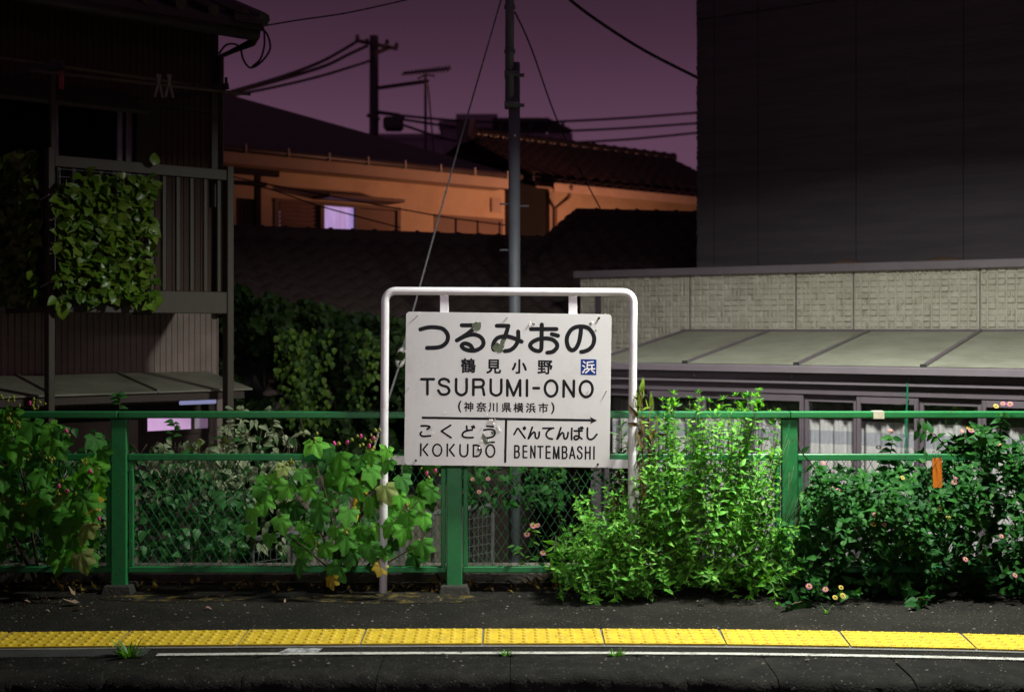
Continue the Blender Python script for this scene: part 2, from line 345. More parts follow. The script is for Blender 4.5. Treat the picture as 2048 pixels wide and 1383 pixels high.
# edge stones, each its own piece
XJ = -.608
def edge_stone(k):
    x0 = XJ+.6*k+.0015; x1 = x0+.597; nx, ny = 16, 7; vs = []; fs = []
    dz = R.uniform(-.006, .002); pr = R.uniform(-.008, .008); til = R.uniform(-.004, .004)
    prof = [(5.958, 0), (5.87, 0), (5.78, 0), (5.69, -.001), (5.635, -.006), (5.60, -.022), (5.592, -.06), (5.60, -.16)]
    for j, (y, z) in enumerate(prof):
        for i in range(nx+1):
            X = x0+(x1-x0)*i/nx; q = .003 if j < 4 else .020
            nn = noise.noise((X*9, y*9, j)); n2 = noise.noise((X*30, y*40, j+9))
            ed = -.003 if i in (0, nx) else 0
            yy = y+cv(X)+(pr if j else 0)+(n2*.022+nn*.016 if j > 3 else n2*.004)
            vs.append((X, yy, z+dz*(j > 0)+til*(i/nx)*(j > 0)+nn*q+n2*q*.8+ed-.001))
    for j in range(len(prof)-1):
        for i in range(nx): a = j*(nx+1)+i; fs.append((a, a+nx+1, a+nx+2, a+1))
    n0 = len(vs)
    return MB().add(vs, fs).build('edge_stone', M['edge'], plat, smooth=True)
for k in range(-5, 8): edge_stone(k)
for x0, x1 in ((-30, XJ-3.0), (XJ+4.8, 30)):
    xs = [X for X in XS if x0 < X < x1]; xs = [x0]+xs+[x1]; n = len(xs)
    a = [(X, 5.955+cv(X), -.002) for X in xs]; b = [(X, 5.60+cv(X), -.004) for X in xs]; c = [(X, 5.595+cv(X), -.16) for X in xs]
    o = MB().add(a+b+c, [(i, n+i, n+i+1, i+1) for i in range(n-1)]+[(n+i, 2*n+i, 2*n+i+1, n+i+1) for i in range(n-1)]).build('edge_kerb', M['edge'], plat)
# tactile paving: mortar bed and tiles
bed = strip('tactile_paving', 6.098, 6.448, .004, M['mortar'], wob=.006); tag(bed, kind='structure')
def dome(mb, x, y, z, r, h):
    n = 10; vs = []
    for rr, hh in ((1, 0), (.78, .62), (.42, .93)):
        for k in range(n): a = 2*math.pi*k/n; vs.append((x+r*rr*math.cos(a), y+r*rr*math.sin(a), z+h*hh))
    vs.append((x, y, z+h)); fs = []
    for l in range(2):
        for k in range(n): fs.append((l*n+k, l*n+(k+1)%n, (l+1)*n+(k+1)%n, (l+1)*n+k))
    for k in range(n): fs.append((2*n+k, 2*n+(k+1)%n, 3*n))
    mb.add(vs, fs)
tm = MB(); tm.box(-.2945,.2945,-.148,.148,0,.007)
for i in range(10):
    for j in range(5): dome(tm, -.27+.06*i, -.12+.06*j, .007, .016, .0075)
tme = tm.mesh('tactile_tile', M['ochre'])
for k in range(-7, 9):
    X = -.745+.6*k+.3; s = (cv(X+.3)-cv(X-.3))/.6
    link('tactile_tile', tme, bed, Matrix.Translation((X, 6.273+cv(X), .006+R.uniform(-.001,.0015))) @ Matrix.Rotation(math.atan(s)+R.uniform(-.003,.003), 4, 'Z') @ Matrix.Rotation(R.uniform(-.004,.004), 4, 'X'))
xl = (318-1024)/F*5.98
o = strip('white_line', 5.958, 5.998, .005, M['white_line'], [xl, xl+.06, xl+.15]+[X for X in XS if X > xl+.2], wob=.004); tag(o, kind='structure')
o = strip('concrete_repair', 5.965, 6.094, .003, M['patch'], [X for X in XS if X < xl-.08]+[xl-.06], wob=.004); tag(o, kind='structure')
a, b = (563-1024)/F*6.05, (640-1024)/F*6.05
o = MB().quad((a,6.0+cv(a),.006), (b,6.0+cv(b),.006), (b+.012,6.075+cv(b),.006), (a+.03,6.075+cv(a),.006)).build('worn_marking', M['worn_patch']); tag(o, kind='structure')
# kerb that retains the platform behind the fence
mb = MB(); mb.box(-30,30,7.66,7.92,-1.0,.075)
curb = mb.build('retaining_kerb', M['concrete'], bevel=.012); tag(curb, kind='structure')
# ------------------------------------------------------------------ station name sign
SD = 7.29                                                             # depth of the pipe frame
def sp(px, py, d): return P(px, py, d)
pL, pR = sp(766, 1190, SD), sp(1262, 1190, SD)
sign = empty('station_sign', (0, SD, 0), label='white station name board with black Japanese lettering in a white pipe frame', cat='station sign')
def loc_(v): return Vector((v.x, v.y-SD, v.z))
tl, tr = sp(770.5, 581.5, SD), sp(1267, 584.5, SD)
pts = [(pL.x, 0, -.02)]
def corner(c, d0, d1, r=.062, n=7):
    c = Vector(c); d0 = Vector(d0).normalized(); d1 = Vector(d1).normalized(); out = []
    for i in range(n+1):
        a = math.pi/2*i/n; out.append(c-d0*r*(1-math.sin(a))+d1*r*(1-math.cos(a)))
    return out
TL, TR = (tl.x, 0, tl.z), (tr.x, 0, tr.z)
dl = Vector(TL)-Vector(pts[0]); dt = Vector(TR)-Vector(TL); PRB = Vector((pR.x, 0, -.02))
path = [Vector(pts[0])]+[Vector(pts[0])+dl*t for t in (.3,.6,.9)]+corner(TL, dl, dt)+[Vector(TL)+dt*.5]+corner(TR, dt, PRB-Vector(TR))+[Vector(TR)+(PRB-Vector(TR))*t for t in (.4,.7)]+[PRB]
MB().tube(path, .0238, 20).build('frame', M['pipe'], sign, smooth=True)
for v in (pL, pR):
    MB().tube([(v.x, 0, -.005), (v.x, 0, .012), (v.x, 0, .016)], [.06, .05, .026], 14).build('base_collar', M['mossy'], sign)
BT = math.radians(.75); BD = SD-.016; SC = F/BD
bc = P(1015.6, 778.8, BD)
def toB(x, y):
    dx, dy = (x-1015.6)/SC, (y-778.8)/SC
    return (dx*math.cos(BT)+dy*math.sin(BT), dx*math.sin(BT)-dy*math.cos(BT))
BW, BH = 411/SC, 306/SC
def rounded(w_, h_, r, n=6, sharp=()):
    out = []
    for ci, (cx, cy, a0) in enumerate(((w_/2-r, -h_/2+r, -90), (w_/2-r, h_/2-r, 0), (-w_/2+r, h_/2-r, 90), (-w_/2+r, -h_/2+r, 180))):
        for i in range(n+1):
            a = math.radians(a0+90*i/n); out.append((cx+r*math.cos(a), cy+r*math.sin(a)))
    return out
rim = rounded(BW, BH, .022); n = len(rim)
mb = MB(); vs = [(x*.9985, -.002, z*.998) for x, z in rim]+[(x, 0, z) for x, z in rim]+[(x, .012, z) for x, z in rim]
mb.add(vs, [tuple(range(n))]+[(n+i, n+(i+1)%n, (i+1)%n, i) for i in range(n)]+[(2*n+i, 2*n+(i+1)%n, n+(i+1)%n, n+i) for i in range(n)]+[tuple(range(3*n-1, 2*n-1, -1))])
board = mb.build('board', M['board'], sign, loc=(bc.x, BD-SD, bc.z)); board.rotation_euler = (0, BT, 0)
def bar_px(name, x0, x1, y0, y1, ya, yb):
    a, b = P(x0, y0, SD), P(x1, y1, SD)
    return MB().box(a.x, b.x, ya, yb, b.z, a.z).build(name, M['pipe'], sign, bevel=.002)
bar_px('hanger', 880, 897.5, 590, 640, -.003, .003); bar_px('hanger', 1137, 1154.5, 591, 640, -.003, .003)
a, b = P(774, 919.5, SD), P(1261, 927.5, SD)
MB().bar((a.x, .004, a.z), (b.x, .004, b.z), .010, .050).build('crossbar', M['pipe'], sign)

# lettering: pen strokes with round ends, in board coordinates
ZL = [0.0]
def smooth(pts, k=6):
    if len(pts) < 3: return [Vector(p) for p in pts]
    p = [Vector(q) for q in pts]; closed = (p[0]-p[-1]).length < 1e-6; out = []
    for i in range(len(p)-1):
        p0 = p[i-1] if i > 0 else (p[-2] if closed else p[0]); p1, p2 = p[i], p[i+1]
        p3 = p[i+2] if i+2 < len(p) else (p[1] if closed else p[-1])
        for j in range(k):
            t = j/k; out.append(.5*((2*p1)+(p2-p0)*t+(2*p0-5*p1+4*p2-p3)*t*t+(3*p1-p0-3*p2+p3)*t**3))
    return out+[p[-1]]
def stroke(mb, pts, wd, curve=True, flat=False):
    p = smooth(pts) if curve else [Vector(q) for q in pts]
    r = wd/2; n = len(p); ZL[0] += 1; lay = -.0022-.00003*(ZL[0] % 20)
    L, Rr = [], []
    for i in range(n):
        if curve or i in (0, n-1):
            t = (p[min(i+1, n-1)]-p[max(i-1, 0)]).normalized(); nr = Vector((-t.y, t.x)); k = 1
        else:
            t0 = (p[i]-p[i-1]).normalized(); t1 = (p[i+1]-p[i]).normalized(); nr = Vector((-(t0+t1).y, (t0+t1).x)).normalized()
            k = 1/max(.45, nr.dot(Vector((-t0.y, t0.x))))
        L.append(p[i]+nr*r*k); Rr.append(p[i]-nr*r*k)
    z = lambda i: lay-.00025*i/max(1, n)
    vs = [(q.x, z(i), q.y) for i, q in enumerate(L)]+[(q.x, z(i), q.y) for i, q in enumerate(Rr)]
    fs = [(i, n+i, n+i+1, i+1) for i in range(n-1)]
    if not flat:
        for end in (0, n-1):
            t = (p[1]-p[0]).normalized()*-1 if end == 0 else (p[-1]-p[-2]).normalized()
            nr = Vector((-t.y, t.x)); c = []
            for k in range(9):
                a = math.pi*k/8; q = p[end]+nr*r*math.cos(a)+t*r*math.sin(a); c.append(len(vs)); vs.append((q.x, z(end), q.y))
            fs.append(tuple(reversed(c)))
    mb.add(vs, fs)
ORG = {1:(800,620), 2:(1010,620), 3:(800,800), 4:(1010,800), 5:(800,740), 6:(1010,740)}
def cr_(k, q): ox, oy = ORG[k]; return toB(ox+q[0]/9.309, oy+q[1]/9.309)
def ell(cx, cy, rx, ry): return [(cx+rx*math.sin(2*math.pi*i/16), cy-ry*math.cos(2*math.pi*i/16)) for i in range(17)]
def lettering(name, strokes, wpx, m='ink'):
    mb = MB()
    for s in strokes:
        k, pts = s[0], s[1]; curve = len(s) < 3 or s[2] != 'L'
        if curve: stroke(mb, [cr_(k, q) for q in pts], wpx/SC, True)
        else:
            for i in range(len(pts)-1): stroke(mb, [cr_(k, pts[i]), cr_(k, pts[i+1])], wpx/SC, False)
    return mb.build(name, M[m], board)
lettering('kana_lettering', [
 (1,[(382,357),(520,322),(660,320),(790,345),(870,420),(893,500),(870,590),(790,665),(680,695),(505,702)]),
 (1,[(1150,282),(1420,282)],'L'), (1,[(1420,282),(1375,340),(1240,450),(1060,562)]),
 (1,[(1060,562),(1200,490),(1320,457),(1400,457),(1490,492),(1545,560),(1550,640),(1490,710),(1390,750),(1290,748),(1190,715),(1148,660),(1190,622),(1250,625),(1310,655),(1352,718)]),
 (2,[(-150,290),(62,292)],'L'), (2,[(62,292),(28,410),(-25,545),(-80,660),(-150,725),(-205,735),(-222,680),(-205,600),(-160,535),(-95,500),(-5,487),(60,490),(150,515),(230,548),(308,585)]),
 (2,[(245,398),(247,520),(225,610),(160,700),(80,748),(0,760)]),
 (2,[(485,352),(957,352)],'L'), (2,[(685,270),(681,500),(678,690),(662,745),(620,762),(540,740),(485,695),(470,645),(510,592),(600,547),(700,527),(800,527),(890,550),(950,602),(973,660),(950,720),(880,775),(790,790)]), (2,[(872,447),(985,475)],'L'),
 (2,[(1415,320),(1405,450),(1380,580),(1335,685),(1285,735),(1240,740),(1190,705),(1158,625),(1150,540),(1172,455),(1235,362),(1325,313),(1420,303),(1520,320),(1600,382),(1648,470),(1660,560),(1630,660),(1560,730),(1480,765),(1420,775)])], 8.5)
lettering('romaji_lettering', [
 (5,[(400,165),(630,165)],'L'),(5,[(512,165),(512,445)],'L'),
 (5,[(910,215),(888,180),(820,160),(760,177),(732,215),(745,258),(800,287),(870,307),(908,345),(915,390),(890,432),(820,452),(755,435),(715,375)]),
 (5,[(1047,165),(1047,370),(1075,430),(1145,460),(1213,430),(1240,370),(1242,165)]),
 (5,[(1367,460),(1367,172),(1500,172)],'L'),(5,[(1480,172),(1535,185),(1560,240),(1535,295),(1480,312)]),(5,[(1367,312),(1500,312)],'L'),(5,[(1490,312),(1535,330),(1552,380),(1567,458)]),
 (5,[(1690,172),(1690,380),(1720,440),(1790,468),(1858,440),(1885,380),(1887,175)]),
 (6,[(42,470),(44,185),(160,468),(281,185),(283,470)],'L'),(6,[(410,185),(408,475)],'L'),(6,[(530,332),(632,332)],'L'),
 (6,ell(858,338,115,147)),(6,[(1090,490),(1094,195),(1278,488),(1283,195)],'L'),(6,ell(1512,348,117,147))], 5.4)
lettering('kana_lettering', [
 (3,[(395,475),(480,473),(545,485),(552,505),(505,535)]),(3,[(402,588),(378,620),(390,650),(440,668),(500,665),(568,658)]),
 (3,[(942,463),(772,573),(950,692)],'L'),(3,[(1240,480),(1246,545)],'L'),(3,[(1345,550),(1260,560),(1190,590),(1163,635),(1180,675),(1250,692),(1360,690)]),(3,[(1338,490),(1355,520)],'L'),(3,[(1368,475),(1386,505)],'L'),
 (3,[(1615,480),(1735,492)],'L'),(3,[(1560,555),(1640,540),(1720,545),(1765,580),(1765,620),(1740,665),(1690,690),(1620,700)]),
 (4,[(168,635),(228,525),(250,528),(372,700)],'L'),(4,[(342,515),(357,542)],'L'),(4,[(366,497),(381,523)],'L'),
 (4,[(508,502),(470,610),(434,715),(490,635),(535,592),(560,612),(565,670),(580,703),(605,705),(630,670),(640,590)]),
 (4,[(705,520),(905,518)],'L'),(4,[(875,520),(805,562),(768,620),(775,670),(815,705),(880,718)]),
 (4,[(1040,510),(1005,615),(968,725),(1025,645),(1065,602),(1090,622),(1097,680),(1112,713),(1135,715),(1160,680),(1175,600)]),
 (4,[(1245,520),(1240,600),(1240,730)]),(4,[(1290,568),(1435,568)],'L'),(4,[(1375,520),(1378,600),(1375,690),(1340,725),(1300,725),(1285,695),(1310,665),(1360,668),(1430,715)]),(4,[(1408,505),(1421,532)],'L'),(4,[(1436,498),(1449,525)],'L'),
 (4,[(1535,515),(1532,660),(1550,708),(1590,726),(1645,705),(1710,632)])], 3.8)
lettering('romaji_lettering', [
 (3,[(390,810),(386,1025)],'L'),(3,[(512,812),(428,915),(515,1025)],'L'),(3,ell(694,925,82,108)),(3,[(882,815),(880,1035)],'L'),(3,[(1005,820),(922,922),(1008,1035)],'L'),
 (3,[(1120,825),(1118,970),(1140,1025),(1190,1045),(1240,1022),(1260,960),(1262,825)]),(3,[(1430,832),(1368,832),(1366,1042),(1430,1042)],'L'),(3,[(1420,832),(1480,858),(1508,920),(1505,970),(1475,1022),(1420,1042)]),(3,ell(1682,940,80,112)),(3,[(1695,778),(1755,778)],'L')], 3.5)
lettering('romaji_lettering', [
 (4,[(235,845),(182,845),(182,1065),(235,1065)],'L'),(4,[(182,950),(235,950)],'L'),(4,[(228,845),(254,862),(260,895),(250,935),(228,950)]),(4,[(228,950),(258,970),(264,1010),(252,1050),(228,1065)]),
 (4,[(405,848),(340,848),(340,1065),(405,1065)],'L'),(4,[(340,952),(405,952)],'L'),(4,[(480,1068),(482,850),(554,1068),(558,850)],'L'),(4,[(612,858),(705,858)],'L'),(4,[(656,858),(655,1070)],'L'),
 (4,[(838,858),(768,858),(768,1075),(838,1075)],'L'),(4,[(768,965),(838,965)],'L'),(4,[(903,1080),(910,865),(955,1078),(1000,865),(1003,1080)],'L'),
 (4,[(1120,862),(1070,862),(1070,1078),(1120,1078)],'L'),(4,[(1070,965),(1120,965)],'L'),(4,[(1113,862),(1138,875),(1146,910),(1138,950),(1113,965)]),(4,[(1113,965),(1142,985),(1150,1022),(1140,1062),(1113,1078)]),
 (4,[(1205,1080),(1250,865),(1298,1080)],'L'),(4,[(1220,1020),(1283,1020)],'L'),(4,[(1430,905),(1415,872),(1387,862),(1358,885),(1358,925),(1385,955),(1420,985),(1432,1030),(1415,1072),(1385,1085),(1358,1068),(1350,1030)]),
 (4,[(1500,865),(1497,1090)],'L'),(4,[(1583,865),(1581,1090)],'L'),(4,[(1500,970),(1582,970)],'L'),(4,[(1658,865),(1655,1090)],'L')], 3.3)
# arrow and divider
A = [toB(844,834.7), toB(1182,839.9)]
mb = MB(); stroke(mb, A, 4.8/SC, False, True)
hd = [toB(1010+x/9.309, 800+y/9.309) for x, y in ((1718,375),(1580,308),(1606,372),(1585,440))]
mb.add([(q[0], -.0026, q[1]) for q in hd], [(0,1,2),(0,2,3)])
stroke(mb, [toB(1012.3,839), toB(1010.3,924.5)], 4.5/SC, False, True)
mb.build('arrow', M['ink'], board)
# kanji from the built-in typeface
def glyphs(name, items, size, off, m='ink', lift=-.0024):
    for ch, px, py in items:
        mb = MB(); c = bpy.data.curves.new('glyph', 'FONT'); c.body = ch; c.size = 1; c.resolution_u = 3
        o = bpy.data.objects.new('glyph', c); COL.objects.link(o)
        me = bpy.data.meshes.new_from_object(o.evaluated_get(bpy.context.evaluated_depsgraph_get()))
        bpy.data.objects.remove(o); bpy.data.curves.remove(c)
        q = toB(px, py); s = size/SC
        xs = [v.co.x for v in me.vertices]; ys = [v.co.y for v in me.vertices]
        cx, cy = (.5, .38) if ch not in '()' else ((min(xs)+max(xs))/2, (min(ys)+max(ys))/2)
        ss = s*1.2 if ch in '()' else s
        for k, (ox, oy) in enumerate(((-1,-1),(1,-1),(1,1),(-1,1))):          # heavier weight: four close impressions
            mb.add([(q[0]+(v.co.x-cx+ox*off)*ss, lift-.00008*k, q[1]+(v.co.y-cy+oy*off)*ss) for v in me.vertices], [tuple(p.vertices) for p in me.polygons])
        bpy.data.meshes.remove(me); mb.build(name, M[m], board)

glyphs('kanji_lettering', [('鶴',936.6,730.6),('見',987.4,731.8),('小',1038.5,732.2),('野',1090,733.3)], 30.5, .026)
glyphs('kanji_lettering', [('(',919.5,812.5),('神',937.8,812.9),('奈',962.7,813.2),('川',986.9,813.5),('県',1013.0,814),('横',1036.9,814.5),('浜',1061.6,815),('市',1086.5,815.3),(')',1105.5,815.8)], 20.6, .021)
q = toB(1177.2, 733.6); h = 15.6/SC
MB().box(q[0]-h, q[0]+h, -.0027, -.0015, q[1]-h, q[1]+h).build('zone_mark', M['blue'], board)
lettering('zone_lettering', [(2,[(1462,955),(1490,982)],'L'),(2,[(1448,1030),(1482,1050)],'L'),(2,[(1448,1160),(1495,1090)],'L'),
 (2,[(1640,958),(1532,968),(1530,1092)],'L'),(2,[(1530,1022),(1655,1018)],'L'),(2,[(1617,1022),(1617,1090)],'L'),(2,[(1500,1092),(1668,1090)],'L'),(2,[(1560,1115),(1500,1165)],'L'),(2,[(1612,1115),(1665,1162)],'L')], 2.6, 'pipe').location = (0, -.0012, 0)
# peeled paint with curled flakes
def patch(pts, k, lift):
    pp = []
    for i in range(len(pts)):
        a, b = Vector(pts[i]), Vector(pts[(i+1) % len(pts)])
        for j in range(4):
            q = a.lerp(b, j/4); q += Vector((R.uniform(-7, 7), R.uniform(-7, 7))); pp.append(cr_(k, q))
    bm = bmesh.new(); vs = [bm.verts.new((x, lift, z)) for x, z in pp]; f = bm.faces.new(vs); bmesh.ops.triangulate(bm, faces=[f])
    me = bpy.data.meshes.new('peeled_patch'); bm.to_mesh(me); bm.free(); me.materials.append(M['peel']); return link('peeled_patch', me, board)
patch([(1340,250),(1420,215),(1510,225),(1510,300),(1490,360),(1420,410),(1380,395),(1350,330)], 1, -.0034)
patch([(1790,600),(1860,612),(1900,540),(1980,535),(1940,650),(1925,760),(1840,797),(1760,765),(1715,700)], 1, -.0034)
patch([(1540,600),(1600,680),(1640,740),(1690,780),(1600,830),(1550,770),(1525,680)], 3, -.0034)
patch([(1690,575),(1755,570),(1745,630),(1705,640)], 3, -.0034); patch([(1440,870),(1490,890),(1475,965),(1445,930)], 3, -.0034)
patch([(1568,235),(1610,232),(1605,280),(1575,285)], 2, -.0034); patch([(1665,365),(1700,362),(1695,400)], 2, -.0034); patch([(505,240),(555,245),(545,280),(520,265)], 2, -.0034)
mb = MB()
for (k, cx, cy, rx, ry, n) in ((1,1380,380,60,30,4),(1,1420,215,60,12,4),(1,1830,600,40,15,5),(1,1930,700,8,60,3),(3,1600,600,60,30,8),(3,1840,490,30,40,7),(3,1870,565,40,25,6),(3,1640,735,50,15,4),(3,1630,110,40,40,4),(3,1750,40,25,10,3),(3,1690,260,60,60,6),(3,1720,370,70,20,6),(3,600,480,15,30,3),(3,1790,400,70,50,8),(2,1590,250,40,30,5),(2,530,240,60,20,5),(2,440,265,30,10,3),(6,1560,390,25,30,5),(3,640,600,40,20,3),(3,795,920,8,40,2),(3,750,890,12,30,2),(3,1480,880,15,15,2),(3,1520,760,15,12,2),(3,845,215,8,15,2),(3,1510,515,20,10,2)):
    for i in range(n):
        u, v = cr_(k, (cx+R.uniform(-rx, rx), cy+R.uniform(-ry, ry))); s = R.uniform(.0012, .0048); a = R.uniform(0, 6.28); lift = R.uniform(.002, .010)
        ca, sa = math.cos(a)*s, math.sin(a)*s
        mb.add([(u-ca, -.0036, v-sa), (u+ca, -.0036, v+sa), (u+ca*.6-sa*1.2, -.0036-lift, v+sa*.6+ca*1.2), (u-ca*.5-sa*1.4, -.0036-lift*.7, v-sa*.5+ca*1.4)], [(0,1,2,3)])
mb.build('paint_flake', M['flake'], board)['kind'] = 'stuff'
for (x, y, m) in ((332,243,'steelbolt'),(951,255,'steelbolt'),(1583,262,'rust'),(270,745,'steelbolt'),(1634,765,'steelbolt'),(317,1245,'rust'),(1575,1272,'rust')):
    u, v = toB(740+x/3.457, 560+y/3.457); l = .016 if m == 'steelbolt' else .012; r = .0036 if m == 'steelbolt' else .006
    MB().tube([(u, -.001, v), (u, -.003, v), (u, -l*.6, v), (u, -l, v)], [r*1.5, r, r, r*.8], 10).build('bolt', M[m], board, smooth=False)

# ------------------------------------------------------------------ platform fence
FD = 7.395
fence = empty('platform_fence', (0, FD, 0), label='green steel platform fence with chain link panels behind the station sign', cat='fence')
pp0, pp1 = P(237, 1000, 7.35).x, P(1580, 1000, 7.35).x
posts = [pp0+(pp1-pp0)/2*k for k in range(-1, 4)]
PW = .046
RT = EYE-(822-HOR)/F*7.36; RB = EYE-(835.5-HOR)/F*7.36                # top rail
MT, MBt = EYE-(907-HOR)/F*7.38, EYE-(920-HOR)/F*7.38
LT, LB = EYE-(1132-HOR)/F*7.38, EYE-(1144-HOR)/F*7.38
for X in posts:
    q = MB().box(X-PW, X+PW, -.045, .005, .04, RB-.006).build('post', M['green'], fence, bevel=.006, seg=2)
    MB().box(X-PW-.012, X+PW+.012, -.03, .01, RB-.0075, RB-.001).build('rail_bracket', M['green'], q)
    MB().add([(X-.092,-.1,-.01),(X+.092,-.1,-.01),(X+.092,.10,-.01),(X-.092,.10,-.01),(X-.078,-.085,.048),(X+.078,-.085,.048),(X+.078,.085,.048),(X-.078,.085,.048)],
             [(4,5,6,7),(0,1,5,4),(1,2,6,5),(2,3,7,6),(3,0,4,7)]).build('footing', M['footing'], fence, bevel=.006)
def rail(x0, x1):
    q = MB().box(x0+.0015, x1-.0015, -.062, .0, RB, RT).build('top_rail', M['green'], fence, bevel=.007, seg=2)
for a, b in zip([posts[0]-1.0]+posts[1:4:1], posts[1:4:1]+[posts[4]+1.0]): rail(a, b)
for k in range(4):
    a, b = posts[k]+PW, posts[k+1]-PW
    f = MB(); f.box(a+.004, b-.004, -.028, .012, MBt, MT); f.box(a+.004, b-.004, -.024, .012, LB, LT)
    f.box(a+.006, a+.034, -.022, .008, LT, MBt); f.box(b-.034, b-.006, -.022, .008, LT, MBt)
    pn = f.build('mesh_panel', M['green'], fence, bevel=.004)
    for zz in (.3, .72): MB().tube([(a+.02,-.022,zz),(a+.02,-.03,zz)], .008, 8).build('bolt', M['green'], pn)
    ch = MB(); px_, pz = .0525, .083; x0, x1, z0, z1 = a+.034, b-.034, LT, MBt; r = .0021
    n = int((x1-x0)/px_)+1; i = 0
    H = z1-z0; run = H/pz*px_
    s = x0-run
    while s < x1:
        for sg in (1, -1):
            xa, za, xb, zb = (s, z0, s+run, z1) if sg > 0 else (s+run, z0, s, z1)
            # clip to the panel
            tt = [0, 1]; dx = xb-xa
            for lim, hi in ((x0, 0), (x1, 1)):
                t = (lim-xa)/dx
                if (dx > 0) == (hi == 0): tt[0] = max(tt[0], t)
                else: tt[1] = min(tt[1], t)
            if tt[1]-tt[0] > .02:
                pts = []; m_ = max(2, int((tt[1]-tt[0])*H/pz*2)+1)
                for q in range(m_+1):
                    t = tt[0]+(tt[1]-tt[0])*q/m_
                    X = xa+dx*t; Z = za+(zb-za)*t
                    pts.append((X+R.uniform(-.0012,.0012), -.006+sg*.0024+.002*math.sin(X*9+k), Z))
                ch.tube(pts, r, 4, cap=False)
        s += px_
    ch.build('chain_link', M['greenwire'], pn)
# bits on the fence
x = P(1758, 829, 7.33).x
t = MB(); t.box(x-.032, x+.032, FD-.0645, FD+.0025, RB-.002, RT+.002); tape = t.build('masking_tape', M['tape']); tag(tape, 'strip of pale masking tape wrapped round the green top rail', 'tape')
tg = empty('hanging_tag', tuple(P(1874, 918, 7.345)), label='blank orange plastic tag wired to the middle fence rail among lantana leaves', cat='tag')
mb = MB(); s = 7.345/F
pl = [(-9,-2),(9,-3),(11,52),(9,56),(-6,57),(-8,54)]
mb.add([(x*s, 0, -y*s) for x, y in pl]+[(x*s, .003, -y*s) for x, y in pl], [tuple(reversed(range(6))), tuple(range(6,12))]+[(i, (i+1)%6, 6+(i+1)%6, 6+i) for i in range(6)])
mb.build('plate', M['orange'], tg)
for dx in (-6, 5):
    MB().tube([(dx*s,-.004,-4*s),(dx*s,-.012,2*s),(dx*s+.002,-.028,9*s),(dx*s,-.01,17*s),(dx*s,.03,13*s)], .0014, 5).build('wire', M['blackwire'], tg)
# ------------------------------------------------------------------ left house with balcony
def prism(mb, prof, u0, u1, mi=0):
    """closed (w,z) profile extruded along u"""
    n = len(prof); vs = [(u0, a, b) for a, b in prof]+[(u1, a, b) for a, b in prof]
    return mb.add(vs, [tuple(range(n)), tuple(range(2*n-1, n-1, -1))]+[(i, n+i, n+(i+1)%n, (i+1)%n) for i in range(n)], mi)
def ribbed(name, m, parent, u0, u1, z0, z1, w, pitch=.05, depth=.008):
    """sheet with vertical ribs, facing -w"""
    prof = []; u = u0
    while u < u1-1e-6:
        for du, dw in ((0, 0), (pitch*.80, 0), (pitch*.86, depth), (pitch*.96, depth)):
            if u+du < u1: prof.append((u+du, w+dw))
        u += pitch
    prof.append((u1, w)); n = len(prof)
    mb = MB(); mb.add([(a, b, z0) for a, b in prof]+[(a, b, z1) for a, b in prof], [(i, i+1, n+i+1, n+i) for i in range(n-1)])
    return mb.build(name, m, parent)
LH = Frame(-2.124, 9.5, math.atan2(.631, .776)); WD = .98
lh = LH.empty('timber_house', label='dark two storey timber house with a slatted balcony above a tin awning', cat='house')
up = LH.u; 
def z_(px, py, w): return LH.px(px, py, w)[1]
uR = LH.u(437, WD); zE = z_(437, 48, WD)
zBt, zBb = z_(460, 584, 0), z_(460, 627, 0)                          # balcony beam
uw = LH.u(262, WD); zWt = z_(250, 212, WD)
ribbed('wall', M['siding'], lh, -4.2, uR, .95, zBb+.04, WD)
ribbed('wall', M['brownsiding'], lh, uw, uR, zBb+.04, zE, WD, .05)
ribbed('wall', M['brownsiding'], lh, -4.2, uw, zWt+.05, zE, WD, .05)
box('wall', M['siding'], lh, uR-.02, uR, WD+.03, 5.5, -1, zE)
box('wall', M['darkvoid'], lh, -4.2, uR-.03, WD+.6, WD+.62, -1, zE)
# sliding window upstairs
win = MB()
u0 = -2.6
win.box(u0, uw, WD-.03, WD+.05, zWt, zWt+.05); win.box(uw-.05, uw, WD-.03, WD+.05, zBb, zWt); win.box(u0, uw, WD-.03, WD+.05, zBb+.02, zBb+.08)
for px in (110, 238): a = LH.u(px, WD); win.box(a-.02, a+.02, WD-.02, WD+.03, zBb+.08, zWt)
win = win.build('window', M['alu'], lh)
box('pane', M['darkpane'], win, u0, uw-.05, WD+.015, WD+.022, zBb+.08, zWt)
box('shutter_box', M['darkwood'], lh, LH.u(264, WD), LH.u(300, WD), WD-.10, WD, zBb, z_(280, 205, WD))
# olive window hood
a, b = LH.u(-30, .5), LH.u(286, .62)
mb = MB(); zh = z_(100, 148, .5)
prism(mb, [(.50, zh-.22), (.50, zh-.19), (WD-.002, zh+.03), (WD-.002, zh-.02)], -2.6, b); mb.build('window_hood', M['olive'], lh)
box('trim_board', M['darkwood'], lh, LH.u(286, WD), uR+.01, WD-.025, WD, z_(400, 222, WD)-.01, z_(400, 222, WD)+.02)
